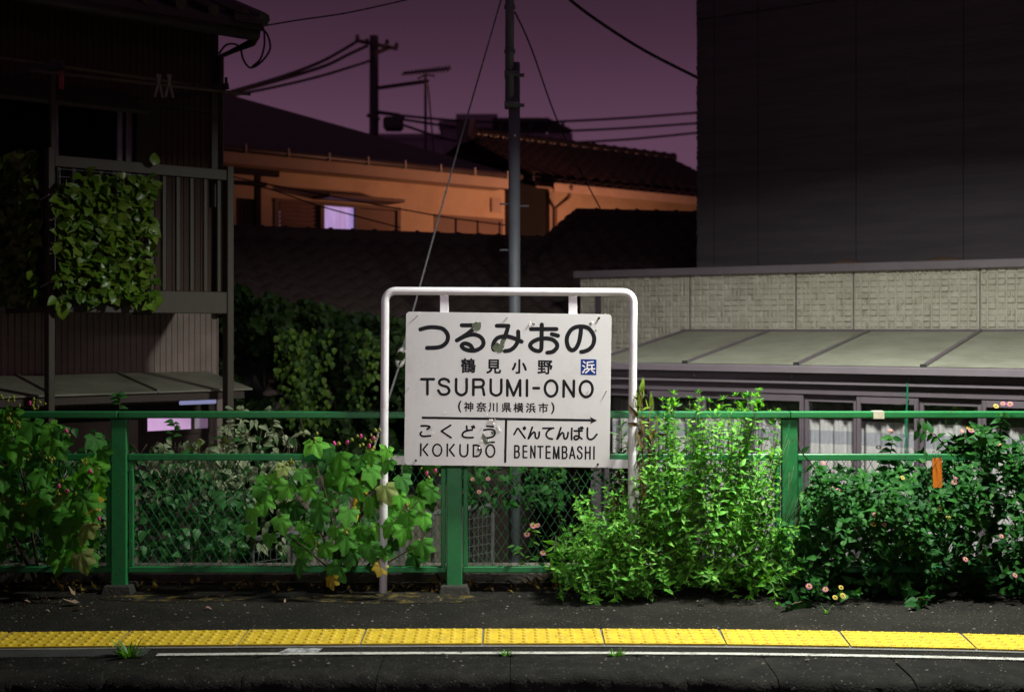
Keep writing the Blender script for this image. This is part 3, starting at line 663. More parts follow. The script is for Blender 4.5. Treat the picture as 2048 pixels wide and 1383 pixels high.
# eave roof with tile courses at the verge
ue = LH.u(533, .35); zt = z_(533, 47, .35)
rf = MB(); sl = .40
prism(rf, [(.35, zt-.07), (.35, zt), (5.0, zt+sl*4.65), (5.0, zt+sl*4.65-.10)], -4.6, ue-.02)
rf = rf.build('roof', M['roofdark'], lh)
for i in range(14):
    w0 = .30+i*.27; mb = MB(); z0 = zt+sl*(w0-.35)
    mb.tube([(ue-.05, w0, z0+.035), (ue-.05, w0+.30, z0+.035+sl*.30)], .055, 8)
    mb.box(ue-.30, ue-.06, w0, w0+.03, z0-.01, z0+.05); mb.build('verge_tile', M['roofdark'], rf)
mb = MB()
u = ue-.2
while u > -3.2: mb.tube([(u, .32, zt+.03), (u, .8, zt+.03+sl*.48)], .05, 6); u -= .27
mb.build('eave_tile', M['roofdark'], rf)['kind'] = 'stuff'
box('fascia', M['darkwood'], lh, -4.5, ue-.06, .42, .45, zt-.13, zt-.06)
mb = MB(); mb.tube([(-4.5, .38, zt-.10), (ue-.08, .38, zt-.10)], .05, 8); mb.build('gutter', M['roofdark'], lh, smooth=True)
g0 = (LH.u(515, .4), .40, z_(515, 50, .4)); 
mb = MB(); mb.tube([g0, (g0[0], .42, z_(513, 72, .42)), (LH.u(505, .5), .5, z_(505, 85, .5)), (LH.u(440, WD-.05), WD-.05, z_(440, 114, WD-.05)), (uR-.02, WD-.05, zBb)], .033, 8); mb.build('downpipe', M['roofdark'], lh, smooth=True)
# wires looping at the gable
for pts in ([(438,108),(450,92),(465,88),(480,95),(486,118),(498,135),(512,132),(528,118),(540,98),(537,75),(528,60)], [(528,60),(529,90),(521,118),(505,133)]):
    q = [LH.px(x, y, .6) for x, y in pts]; MB().tube([(u, .6, z) for u, z in smooth(q, 4) and [(v.x, v.y) for v in smooth(q, 4)]], .009, 5).build('looped_cable', M['cable'], lh)
# balcony
bal = MB().box(-1.385, .0, .10, WD-.01, zBb+.05, zBt-.06).build('balcony_deck', M['darkwood'], lh)
uL = LH.u(97, 0)
zR0, zR1 = z_(462, 340, 0), z_(462, 361, 0)
def bx(name, *a, m='brown', p=None): return box(name, M[m], p or lh, *a, bevel=.004)
bx('balcony_post', uL, uL+.045, 0, .09, -1.0, zR0+.05); bx('balcony_post', -.04, .012, 0, .09, -1.0, zR0+.03)
bx('balcony_post', LH.u(100, .12), LH.u(110, .12), .10, .15, zR1-.2, z_(104, 118, .12)); bx('balcony_post', LH.u(421, .12), LH.u(434, .12), .10, .15, zR1-.2, z_(428, 186, .12))
bx('top_rail', uL+.046, -.041, .01, .07, zR1, zR0); bx('beam', uL+.046, -.041, .008, .09, zBb, zBt)
bx('top_rail', uL+.004, uL+.04, .09, WD-.02, zR1, zR0); bx('beam', uL+.004, uL+.044, .091, WD-.02, zBb, zBt)
for px in (117.5, 148, 176, 202, 228, 254, 279, 304, 328.5, 356, 383.5, 411, 438):
    a = LH.u(px, .03); bx('baluster', a-.015, a+.015, .025, .055, zBt, zR1)
for k in range(6): bx('baluster', uL+.008, uL+.036, .16+k*.13, .19+k*.13, zBt, zR1)
# laundry arms and poles
mb = MB(); a = (LH.u(345, .25), .30, z_(345, 196, .28)); b = (LH.u(456, -.12), -.12, z_(456, 172, -.12))
mb.bar(a, b, .03, .045); 
for px in (441, 453): mb.bar((LH.u(px, -.1), -.1, z_(px, 176, -.1)), (LH.u(px-1, -.1), -.1, z_(px, 155, -.1)), .016, .016)
for px in (388, 402): mb.bar((LH.u(px, .05), .05, z_(px, 184, .05)), (LH.u(px-1, .05), .05, z_(px, 168, .05)), .014, .014)
mb.build('laundry_arm', M['blackwire'], lh)
mb = MB(); a = (LH.u(22, .2), .2, z_(22, 148, .2)); b = (LH.u(125, -.1), -.1, z_(125, 128, -.1)); mb.bar(a, b, .03, .05); mb.build('laundry_arm', M['blackwire'], lh)
for (x0, y0, x1, y1, w) in ((-60, 108, 400, 172, .10), (60, 142, 500, 189, -.10)):
    a = LH.px(x0, y0, w); b = LH.px(x1, y1, w)
    o = MB().tube([LH.loc(a[0], w, a[1]), LH.loc(b[0], w, b[1])], .012, 8).build('laundry_pole', M['bamboo'], None, smooth=True)
    tag(o, 'thin laundry pole lying across the balcony arms nearer the house wall' if w > 0 else 'bamboo laundry pole whose end sticks out past the balcony corner', 'pole', 'laundry poles on the balcony')
for i, (px, py) in enumerate(((317, 150), (338, 152))):
    t = empty('hanger_clip', LH.loc(LH.u(px, -.10), -.10, z_(px, 172, -.10)), LH.a, label=['white plastic peg pair clipped on the laundry pole, nearer the corner post', 'white plastic peg pair clipped on the laundry pole, nearer the house corner'][i], cat='clothes peg', group='white pegs on the laundry pole')
    for s in (-1, 1): MB().bar((.012*s, 0, .085), (-.03*s, 0, -.085), .016, .022).build('jaw', M['peg'], t, bevel=.004)
o = MB().box(-.013,.013,-.012,.012,-.09,.03).build('clothes_peg', M['redpeg'], loc=LH.loc(LH.u(123, -.1), -.1, z_(123, 152, -.1))); tag(o, 'small red clothes peg hanging from the laundry pole', 'clothes peg')
# tin awning over the ground floor
uA = LH.u(505, .18); zA = z_(505, 776, .18); zW2 = z_(437, 741, WD)
e = 0
for k in range(7):
    u1 = uA-k*.78; u0 = u1-.776; mb = MB()
    prism(mb, [(.18, zA-.012), (.18, zA), (WD-.003, zW2), (WD-.003, zW2-.012)], u0, u1)
    mb.box(u0-.012, u0+.008, .185, .195, zA-.003, zA+.006)
    n = 10
    mb.tube([(u0, .18+(WD-.19)*i/n, zA+.006+(zW2-zA)*i/n) for i in range(n+1)], .011, 5)
    mb.build('awning_sheet', M['tinroof'], lh)
box('awning_fascia', M['darkwood'], lh, -5, uA-.06, .20, .23, zA-.075, zA-.014)
# ground floor: dark cladding, lit window, lamp, door post
gw = WD+.02; uW0, uW1 = LH.u(294, gw), LH.u(417, gw); zw1, zw0 = z_(350, 829, gw), z_(350, 859, gw)
box('wall', M['darkwood'], lh, -4.2, uW0-.04, gw, gw+.05, -1, zA); box('wall', M['darkwood'], lh, uW1+.04, uR, gw, gw+.05, -1, zA)
box('wall', M['siding'], lh, LH.u(118, gw-.03), LH.u(276, gw-.03), gw-.03, gw, -1, z_(200, 842, gw))
box('wall', M['darkwood'], lh, uW0-.04, uW1+.04, gw, gw+.05, -1, zw0-.03); box('wall', M['darkwood'], lh, uW0-.04, uW1+.04, gw, gw+.05, zw1+.03, zA)
lw = MB(); lw.box(uW0-.04, uW1+.04, gw-.012, gw+.03, zw1, zw1+.035); lw.box(uW0-.04, uW1+.04, gw-.012, gw+.03, zw0-.035, zw0); lw.box(uW0-.04, uW0, gw-.012, gw+.03, zw0, zw1); lw.box(uW1, uW1+.04, gw-.012, gw+.03, zw0, zw1)
um = uW0+(uW1-uW0)*.74; lw.box(um-.012, um+.012, gw-.008, gw+.03, zw0, zw1)
lw = lw.build('window', M['darkwood'], lh)
box('pane', emit('frosted_pane_lit', (.85,.50,.88), .62, .25, 3), lw, uW0, um-.012, gw+.012, gw+.02, zw0, zw1); box('pane', emit('frosted_pane_dim', (.75,.42,.8), .17, .5, 3), lw, um+.012, uW1, gw+.012, gw+.02, zw0, zw1)
tl_ = MB(); a, b = LH.u(360, .62), LH.u(431, .62); zz = z_(395, 804, .62)
tl_.box(a-.02, b+.02, .58, .66, zz+.018, zz+.05); tl_ = tl_.build('awning_light', M['alu'], lh)
MB().tube([(a, .62, zz), (b, .62, zz)], .016, 10).build('tube', emit('fluorescent_tube', (.50,.52,.95), .42), tl_, smooth=True)
a = LH.u(432, .8); b = LH.u(446, .8); bx('door_post', a, b, .78, .84, -1, zA-.02, m='siding')
o = emit('yellow_notice_face', (1, .85, 0), .12)
q = LH.px(320, 965, gw-.01); MB().box(q[0]-.06, q[0]+.06, gw-.012, gw-.002, q[1]-.025, q[1]+.025).build('notice_plate', mat('yellow_notice', (.7,.6,.02)), lh)

# ------------------------------------------------------------------ right house with sunroom
RH = Frame(1.432, 10.2, math.atan2(-.537, .843))
rh = RH.empty('tiled_house', label='pale block-clad house with a dark upper storey and a long glazed sunroom', cat='house')
def zr(px, py, w): return RH.px(px, py, w)[1]
ru = RH.u; D = 1.87
zG1, zG0 = zr(1600, 729, 0), zr(1600, 744, 0)                         # gutter
zT = zr(1541, 662, D)
uS0 = ru(1190, 0); uS1 = ru(2060, 0)+2.2
zF1, zF0 = zr(1600, 529, D-.05), zr(1600, 545, D-.05)
uH0 = ru(1160, D); uH1 = uS1+.4
# embossed siding panels
def embossed(u0, u1, z0, z1, w):
    mb = MB(); bu, bz = .078, .052; z = z1; row = 0
    mb.quad((u0+.004, w, z0), (u1-.004, w, z0), (u1-.004, w, z1), (u0+.004, w, z1))
    rr = random.Random(int(u0*100))
    while z > z0+.01:
        zb = max(z0, z-bz); u = math.floor(u0/bu)*bu-bu*.5
        while u+bu*.5 < u0+.006: u += bu*.5
        u = max(u, u0+.006)
        while u < u1-.012:
            ub = min(u1-.006, (math.floor(u/bu+.02)+1)*bu if rr.random() > .3 else (math.floor(u/bu*2+.02)+1)*bu/2); h = rr.uniform(.006, .019); g = .0045; t = .007
            if ub-u > .022:
                a, b, c, d = u+g, ub-g, zb+g*.7, z-g*.7; sk = rr.uniform(-.005, .005)
                mb.add([(a,w-.0006,c),(b,w-.0006,c),(b,w-.0006,d),(a,w-.0006,d),(a+t,w-h-sk,c+t*.7),(b-t,w-h+sk,c+t*.7),(b-t,w-h+sk,d-t*.7),(a+t,w-h-sk,d-t*.7)],
                       [(4,5,6,7),(0,1,5,4),(1,2,6,5),(2,3,7,6),(3,0,4,7)])
            u = ub
        z = zb
    return mb.build('siding_panel', M['cream'], rh)
js = [uH0]+[ru(x, D) for x in (1380, 1592, 1707, 1960)]; js.append(js[-1]+1.15); js.append(uH1)
for a, b in zip(js[:-1], js[1:]): embossed(a, b, zT-.55 if a < ru(1300, D) else zT-.04, zF0+.01, D)
mb = MB()
for a in js[1:-1]: mb.box(a-.004, a+.004, D-.004, D+.01, zT-.1, zF0)
mb.build('panel_joint', M['joint'], rh)
box('wall', M['cream'], rh, uH0, uH1, D+.012, D+.15, -1, zF0+.005); box('wall', M['cream'], rh, uH0, uH0+.1, D+.16, 3.0, -1, zF0); box('flat_roof', M['joint'], rh, uH0+.02, uH1, D+.36, 3.0, zF0-.2, zF0-.1)
box('trim_board', M['mauve2'], rh, uH0+.20, uH0+.26, D-.035, D-.02, zT-.5, zF0-.12)
box('parapet_flashing', M['mauve'], rh, uH0-.05, uH1, D-.06, D+.35, zF0, zF1, bevel=.006)
# upper storey
uU = ru(1395, D+.36); zU1 = zF1+5.5
us = [uU, ru(1428, D+.36)+.0]+[ru(x, D+.36) for x in (1516, 1712, 1927)]; us += [us[-1]+.95, uH1]
zJ = zr(1395, 40, D+.36)
for a, b in zip(us[:-1], us[1:]):
    box('siding_panel', M['greysiding'], rh, a+.003, b-.003, D+.36, D+.38, zF1-.01, zJ-.004); box('siding_panel', M['greysiding'], rh, a+.003, b-.003, D+.36, D+.38, zJ+.004, zU1)
box('wall', M['joint'], rh, uU+.01, uH1, D+.382, D+.5, zF1-.01, zU1); box('wall', M['greysiding'], rh, uU, uU+.1, D+.51, 6, zF1-.2, zU1)
rr = random.Random(3); mb = MB(); z = zF1                         # block ends that make the corner ragged
while z < zU1: mb.box(uU-.012*rr.uniform(.2, 1), uU+.002, D+.355, D+.40, z+.004, z+.046); z += .05
mb.build('corner_block', M['greysiding'], rh)['kind'] = 'stuff'
for px, py in ((1690, 527), (1885, 513)):
    u = ru(px, D+.3); z = zF1+.0
    vs = []; fs = []; n = 12
    for j in range(4):
        for i in range(n+1): a = math.pi*i/n; r = math.cos(j/3*math.pi/2); vs.append((u+.19*math.cos(a)*(.35+.65*r), D+.358-.10*math.sin(j/3*math.pi/2), z+.055*math.sin(a)*(.3+.7*r)))
    for j in range(3):
        for i in range(n): q = j*(n+1)+i; fs.append((q, q+1, q+n+2, q+n+1))
    MB().add(vs, fs).build('vent_cowl', M['shutter'], rh, smooth=True)
# sunroom roof sheets and bars
sun = []
bars = [ru(x, 0) for x in (1375, 1597, 1850)]; pt = (bars[2]-bars[0])/2
bars = [bars[0]-pt]+bars+[bars[2]+pt, bars[2]+2*pt]
slo = (zT-zG1)/(D-.01)
eds = [uS0]+[b for b in bars if b > uS0+.15]+[uS1]
for a, b in zip(eds[:-1], eds[1:]):
    mb = MB(); n = 6; vs = []
    for i in range(n+1):
        for j in range(n+1):
            u = a+.006+(b-a-.012)*i/n; w = -.03+(D+.02)*j/n; sag = .006*math.sin(math.pi*i/n)*math.sin(math.pi*j/n)
            vs.append((u, w, zG1+.004+slo*w-sag))
    fs = [(i*(n+1)+j, (i+1)*(n+1)+j, (i+1)*(n+1)+j+1, i*(n+1)+j+1) for i in range(n) for j in range(n)]
    MB().add(vs, fs).build('roof_sheet', M['polycarb'], rh, smooth=True)
for a in eds:
    q = MB().bar((a, -.045, zG1+.010-slo*.045), (a, D-.02, zG1+.010+slo*(D-.02)), .036, .020).build('roof_bar', M['mauve2'], rh, bevel=.003)
    MB().bar((a, -.062, zG1+.004), (a, -.045, zG1+.006), .042, .03).build('end_cap', M['joint'], q)
    for t in (.25, .6, .95, 1.3): MB().box(a-.004, a+.004, t-.004, t+.004, zG1+slo*t+.02, zG1+slo*t+.027).build('screw', M['steelbolt'], q)
box('wall_flashing', M['mauve2'], rh, uS0-.05, uS1, D-.045, D-.012, zT-.02, zT+.018)
mb = MB(); prism(mb, [(-.10, zG0), (-.10, zG1-.012), (-.085, zG1-.004), (-.02, zG1-.004), (-.02, zG0)], uS0-.03, uS1); mb.build('gutter', M['mauve'], rh)
z1 = zr(1600, 748, .0); z2 = zr(1600, 760, 0); z3 = zr(1600, 768, 0)
box('header', M['mauve'], rh, uS0, uS1, -.0, .06, z2, zG0-.004); box('header', M['mauve'], rh, uS0, uS1, -.035, .05, z3, z2-.003, bevel=.006)
box('header', M['mauve2'], rh, uS0, uS1, .01, .06, zr(1600, 787, 0), z3-.003)
for px in (1391, 1588, 1821):
    a = ru(px, -.02); MB().tube([(a-.012,0,z1-.025),(a-.012,-.03,z1-.028),(a-.012,-.035,z1-.005)], .006, 6).build('pole_hook', M['alu'], rh)
# sliding windows with curtains
zl, zh = -.95, zr(1600, 787, .03)
edges = [1208, 1300, 1402, 1502, 1608, 1714, 1838, 1964, 2100, 2240]
rr = random.Random(11)
for i, (p0, p1) in enumerate(zip(edges[:-1], edges[1:])):
    a, b = ru(p0, .04), ru(p1, .04); wf = .02 if i % 2 else .05
    fr = MB(); st = .032
    fr.box(a, a+st, wf, wf+.03, zl, zh-.003); fr.box(b-st, b, wf, wf+.03, zl, zh-.003); fr.box(a+st, b-st, wf, wf+.03, zh-.06, zh-.003); fr.box(a+st, b-st, wf, wf+.03, zl, zl+.06)
    fr.box(a+.004, a+.010, wf-.006, wf, zl, zh-.01); fr.box(b-.010, b-.004, wf-.006, wf, zl, zh-.01)
    wn = fr.build('window', M['mauve2'], rh, bevel=.003)
    box('pane', M['glass'], wn, a+st, b-st, wf+.012, wf+.018, zl+.06, zh-.06)
    n = 44; vs = []; fs = []; mi = []; zc = zr(1600, 832, .2)
    zs = [zl+.1, zr(1600, 905, .2)-.12, zr(1600, 880, .2), zr(1600, 857, .2), zc]
    zs = [zl+.1, zr(1600, 884, .2), zr(1600, 858, .2), zc-.02, zh+.02]
    for j, z in enumerate(zs):
        for q in range(n+1):
            u = a+(b-a)*q/n; ph = q/n*22+rr.uniform(-.3, .3)+i*3
            vs.append((u, .20+.022*math.sin(ph)+.010*math.sin(ph*2.3+i), z))
    for j in range(len(zs)-1):
        for q in range(n): k = j*(n+1)+q; fs.append((k, k+1, k+n+2, k+n+1)); mi.append((0, 1, 0, 2)[j])  # top strip takes the darker colour painted as eave shadow
    cm = MB(); cm.v = vs; cm.f = fs; cm.m = mi; cm.build('curtain', [M['curtain'], M['band'], M['shadedcurtain']], wn, smooth=True)
box('wall', M['darkvoid'], rh, uS0, uS1, .5, .52, -1, zG0-.05)
box('wall', M['mauve2'], rh, uS0-.04, uS0, 0, D-.01, -1, zG0)
# green twine hung from a pole hook
tw = RH.loc(ru(1815, -.04), -.04, zr(1815, 752, -.04)); zb = zr(1815, 912, -.04)
t = empty('green_twine', tw, label='frayed green plastic twine hanging from the sunroom gutter hook', cat='twine')
for k in range(9):
    pts = []
    for i in range(9):
        f = i/8; s = .004+.016*max(0, f-.35)
        pts.append((rrs := random.Random(k*17+i)).uniform(-s, s) and (rrs.uniform(-s, s)-.02*f*f, rrs.uniform(-s, s), (zb-tw.z)*f*(1-.12*(k % 3))))
    MB().tube(pts, .0022, 4).build('strand', M['twine'], t)
MB().tube([(-.012,0,-.12),(.012,.004,-.13),(.0,0,-.145),(-.02,0,-.135),(-.05,0,-.12)], .003, 5).build('knot', M['twine'], t)

# ------------------------------------------------------------------ tiled roofs
def tile_mesh(name, m, wt=.27, ln=.30, th=.022):
    n = 7; top = []
    for i in range(n+1):
        f = i/n; x = wt*(f-.5)
        h = .030*math.sin(f*math.pi*2-.6)+.016*(1 if f > .9 else 0)
        top.append((x, h))
    mb = MB(); vs = [(x, 0, h+.012) for x, h in top]+[(x, ln, h-.012) for x, h in top]+[(x, 0, h+.012-th) for x, h in top]
    fs = [(i, i+1, n+2+i, n+1+i) for i in range(n)]+[(2*n+2+i, 2*n+3+i, i+1, i) for i in range(n)]
    return mb.add(vs, fs).mesh(name, m, True)
TK = tile_mesh('roof_tile', M['kawara']); TG = tile_mesh('roof_tile', M['glint'])
def tiled(parent, me, u0, u1, w0, z0, slope, rows, keep=None, pu=.255, pl=.235, skip=0):
    """rows of tiles climbing from the eave (w0,z0)"""
    ca = math.atan(slope); cs, sn = math.cos(ca), math.sin(ca); ob = []
    for r in range(rows):
        u = u0+pu/2
        while u < u1:
            w = w0+r*pl*cs; z = z0+r*pl*sn
            if keep is None or keep(u, w, r):
                ob.append(link('roof_tile', me, parent, Matrix.Translation((u+R.uniform(-.004, .004), w, z+R.uniform(-.004, .005))) @ Matrix.Rotation(ca+R.uniform(-.02, .02), 4, 'X') @ Matrix.Rotation(R.uniform(-.02, .02), 4, 'Z')))
            u += pu
    return ob
def ridge(parent, m, a, b, r=.075, step=.26):
    a, b = Vector(a), Vector(b); n = max(1, int((b-a).length/step)); d = (b-a)/n
    MB().bar(a-Vector((0,0,.05)), b-Vector((0,0,.05)), .16, .12).build('ridge_course', m, parent)
    me = MB().tube([Vector((0,0,0)), d*.5, d*.93, d*.95, d*1.06], [r, r, r, r*1.18, r*1.18], 10).mesh('ridge_tile', m, True)
    for i in range(n):
        o = link('ridge_tile', me, parent); o.location = a+d*i
# C: long dark roof in the middle
ang = math.atan2(.429, .903); x = P(750, 457, 14.6)
CF = Frame(x.x, x.y, ang)
ch = CF.empty('low_house', label='low house under a long dark tiled roof behind the station sign', cat='house')
zc = x.z-.13; u0, u1 = CF.u(380, 0), CF.u(1150, 0); sl = .50; run = 3.3
mb = MB(); prism(mb, [(0, zc-.02), (-run, zc-sl*run-.02), (-run, zc-sl*run-.09), (0, zc-.14), (3, zc-sl*3-.1), (3, zc-sl*3-.02)], u0, u1); mb.build('roof_deck', M['roofdark'], ch)
rows = int(math.hypot(run, sl*run)/.235)
tiled(ch, TK, u0, u1, -run, zc-sl*run+.02, sl, rows, keep=lambda u, w, r: CF.loc(u, w, 0).x/CF.loc(u, w, 0).y > -.26)
ridge(ch, M['kawara'], (u0, 0, zc+.04), (u1, 0, zc+.04))
box('wall', M['darkwood'], ch, u0+.3, u1-.3, -run+.5, 2.5, -1, zc-sl*run)
# D: hipped dark roof at right
x = P(1270, 412, 16.6); DF = Frame(x.x, x.y, math.atan2(.25, .968))
dh = DF.empty('hipped_house', label='small house with a hipped dark tile roof beside the grey upper storey', cat='house')
zd = x.z-.17; ul, ur = DF.u(1152, 0), DF.u(1430, 0); sl = .46; run = 2.3; he = run
mb = MB(); zz = zd-sl*run
mb.add([(ul,0,zd-.03),(ur,0,zd-.03),(ur,-run,zz-.03),(ul-he*.72,-run,zz-.03),(ul-he*.28,.9,zd-sl*.9-.03),(ur,.9,zd-sl*.9-.03),(ul-he*.72,-run,zz-.10),(ur,-run,zz-.10)], [(0,3,2,1),(0,4,3),(1,5,4,0),(3,6,7,2)])
mb.build('roof_deck', M['roofdark'], dh)
tiled(dh, TK, ul-he*.72, ur, -run, zz+.02, sl, int(math.hypot(run, sl*run)/.235), keep=lambda u, w, r: u-.1 > ul+w*.72)
ridge(dh, M['kawara'], (ul, 0, zd+.05), (ur, 0, zd+.05)); ridge(dh, M['kawara'], (ul, 0, zd+.04), (ul-he*.72, -run, zz+.05), .065)
box('wall', M['darkwood'], dh, ul-he*.5, ur, -run+.45, run-.4, -1, zz-.05)
# lower canopy of the hipped house
z5 = DF.px(1230, 530, -run-.1)[1]
tiled(dh, TG, DF.u(1195, -run-.4), DF.u(1345, -run-.4), -run-.55, z5-.2, .42, 2)
box('canopy_deck', M['roofdark'], dh, DF.u(1190, -run-.4), DF.u(1370, -run-.4), -run-.5, -run+.46, z5-.32, z5-.24)

# ------------------------------------------------------------------ houses lit by the street lamp
x = P(440, 290, 16.0); AF = Frame(x.x, x.y, math.atan2(.631, .776))
ah = AF.empty('lamplit_house', label='long house with orange lamplit wall and one lilac lit window', cat='house')
zA1 = x.z; za = lambda px, py, w: AF.px(px, py, w)[1]
uE = AF.u(1034, 0); ov = .55; uWl, uWr = -3.5, AF.u(1012, ov)
m_ = .41
def roofpt(s): return (uE-s, s, zA1+m_*s)
s = 3.4
mb = MB(); mb.add([(-4.5,0,zA1),(uE,0,zA1),(uE-s,s,zA1+m_*s),(-4.5,s,zA1+m_*s),(uE,2*s,zA1),(-4.5,2*s,zA1),(-4.5,0,zA1-.06),(uE,0,zA1-.06),(uE,2*s,zA1-.06),(-4.5,2*s,zA1-.06)],
  [(0,1,2,3),(1,4,2),(2,4,5,3),(0,6,7,1),(6,9,8,7),(1,7,8,4)]); mb.build('roof', M['roofdark'], ah)
mb = MB(); mb.tube([(-4.4,-.05,zA1-.035),(uE+.05,-.05,zA1-.035)], .045, 8); mb.build('gutter', M['roofdark'], ah, smooth=True)
u = -3.4
while u < uE: MB().box(u-.01, u+.01, -.10, .0, zA1-.08, zA1+.03).build('gutter_bracket', M['alu'], ah); u += .62
box('fascia', M['fascia'], ah, -4.4, uE-.01, .01, .04, zA1-.22, zA1-.065); box('soffit', M['fascia'], ah, -4.4, uE-.05, .045, ov, zA1-.20, zA1-.17)
# wall with openings
holes = [(AF.u(548, ov), AF.u(800, ov), za(680, 406, ov)), (AF.u(868, ov), AF.u(1006, ov), za(940, 433, ov))]
zf = za(800, 480, ov)-1.0
mb = MB(); ed = [uWl]
for a, b, t in holes:
    mb.box(ed[-1], a, ov, ov+.12, -1, zA1-.17); mb.box(a, b, ov, ov+.12, t, zA1-.17); mb.box(a, b, ov, ov+.12, -1, zf); ed.append(b)
mb.box(ed[-1], uWr, ov, ov+.12, -1, zA1-.17); mb.box(uWr-.12, uWr, ov+.121, 2*s-.5, -1, zA1-.17); mb.build('wall', M['orangewall'], ah)
mb = MB(); zw = za(680, 412, ov)
a, b, t = holes[0]
wn = MB(); wn.box(a, b, ov-.03, ov+.05, t-.05, t-.002)
for px in (552, 644, 714, 797): q = AF.u(px, ov); wn.box(q-.03, q+.03, ov-.02, ov+.06, zf, t-.05)
wn = wn.build('window', M['shutter'], ah)
box('pane', emit('curtained_window', (.52,.36,.80), .62, .18, 3, (8,1,1)), wn, AF.u(647, ov), AF.u(712, ov), ov+.05, ov+.06, zf, t-.05)
box('shutter', M['shutter'], wn, AF.u(717, ov), AF.u(795, ov), ov+.01, ov+.03, zf, t-.06); box('shutter', M['darkwood'], wn, AF.u(550, ov), AF.u(560, ov), ov+.02, ov+.04, zf, t-.06)
z = zf; k = 0
while z < t-.06:
    MB().add([(AF.u(562,ov),ov+.05,z),(AF.u(643,ov),ov+.05,z),(AF.u(643,ov),ov+.02,z+.05),(AF.u(562,ov),ov+.02,z+.05),(AF.u(562,ov),ov+.05,z+.06),(AF.u(643,ov),ov+.05,z+.06)], [(0,1,2,3),(3,2,5,4)]).build('louvre_slat', M['louvre'], wn); z += .06
a, b, t = holes[1]
wn = MB(); wn.box(a, b, ov-.02, ov+.05, t-.05, t-.002)
for f in (0, .33, .66, 1): q = a+.03+(b-a-.06)*f; wn.box(q-.03, q+.03, ov-.01, ov+.06, zf, t-.05)
wn = wn.build('window', M['shutter'], ah); box('shutter', M['shutter'], wn, a+.06, b-.06, ov+.02, ov+.04, zf, t-.05)
mb = MB(); a, b = AF.px(648, 384, ov-.45), AF.px(800, 412, ov-.15)
mb.box(AF.u(648, ov-.3), AF.u(798, ov-.3), ov-.45, ov-.002, za(720, 398, ov-.3)-.02, za(720, 398, ov-.3)+.03); mb.build('window_canopy', M['shutter'], ah)
q = AF.px(991, 411, ov); mb = MB(); mb.box(q[0]-.10, q[0]+.10, ov-.03, ov-.001, q[1]-.11, q[1]+.11)
for k in range(5): mb.box(q[0]-.085, q[0]+.085, ov-.04, ov-.031, q[1]-.085+k*.038, q[1]-.065+k*.038)
mb.build('vent_grille', M['fascia'], ah)
MB().tube([(uWr+.03, ov-.05, zA1-.1), (uWr+.03, ov-.05, -1)], .04, 8).build('downpipe', M['shutter'], ah)
# rack and slats at its left
mb = MB(); w0 = -.6
rk = AF.empty('laundry_rack', label='dark post and beam laundry rack in front of the lamplit wall', cat='rack')
z0 = za(500, 340, w0)
for nm, a in (('beam', (AF.u(380,w0), AF.u(556,w0), w0-.04, w0+.04, z0-.06, z0+.02)), ('arm', (AF.u(400,w0), AF.u(530,w0), w0-.05, w0+.03, za(500,368,w0)-.02, za(500,368,w0)+.03)), ('post', (AF.u(510,w0), AF.u(520,w0), w0-.03, w0+.03, -1, z0-.062)), ('post', (AF.u(436,w0), AF.u(442,w0), w0-.03, w0+.03, -1, z0-.062))): box(nm, M['darkwood'], rk, *a)
for k in range(6): a = AF.u(466+k*7, w0+.2); box('slat', M['shutter'], rk, a-.018, a+.018, w0+.05, w0+.08, -1, za(490, 396, w0))
# B: tiled house beyond
x = P(1095, 352, 20.5); BF = Frame(x.x, x.y, math.atan2(.631, .776))
bh = BF.empty('brown_tiled_house', label='house with glinting brown tile roof behind the steel pole', cat='house')
zB = x.z; zb = lambda px, py, w: BF.px(px, py, w)[1]
uB1 = BF.u(1500, 0); zr1 = BF.px(1160, 298, 2.0)[1]; slB = (zr1-zB)/2.0; uB0 = BF.u(1075, 0)-.1; uBr = BF.u(935, 2.0)
mb = MB(); mb.add([(uB0,0,zB-.02),(uB1,0,zB-.02),(uB1,2,zr1-.02),(uBr,2,zr1-.02),(uB0,0,zB-.1),(uB1,0,zB-.1),(uB1,4,zB),(uB0,4,zB)], [(0,1,2,3),(0,4,5,1),(3,2,6,7)]); mb.build('roof_deck', M['roofdark'], bh)
tiled(bh, TG, min(uB0, uBr), uB1, -.02, zB+.02, slB, int(math.hypot(2, zr1-zB)/.235), keep=lambda u, w, r: u > uB0+(uBr-uB0)*w/2 and BF.loc(u, w, 0).x/BF.loc(u, w, 0).y < .16)
ridge(bh, M['glint'], (uBr, 2, zr1+.05), (uB1, 2, zr1+.05), .09)
q = (uBr, 2, zr1+.06); MB().add([(uBr-.12,1.85,zr1-.15),(uBr-.12,2.15,zr1-.15),(uBr-.1,2.2,zr1+.25),(uBr-.1,1.8,zr1+.25),(uBr+.1,1.85,zr1-.15),(uBr+.1,2.15,zr1-.15),(uBr+.1,2.12,zr1+.3),(uBr+.1,1.88,zr1+.3)], [(0,1,2,3),(7,6,5,4),(0,3,7,4),(1,5,6,2),(3,2,6,7)]).build('ridge_end', M['glint'], bh)
box('fascia', M['fascia'], bh, uB0+.1, uB1, .03, .06, zB-.20, zB-.10)
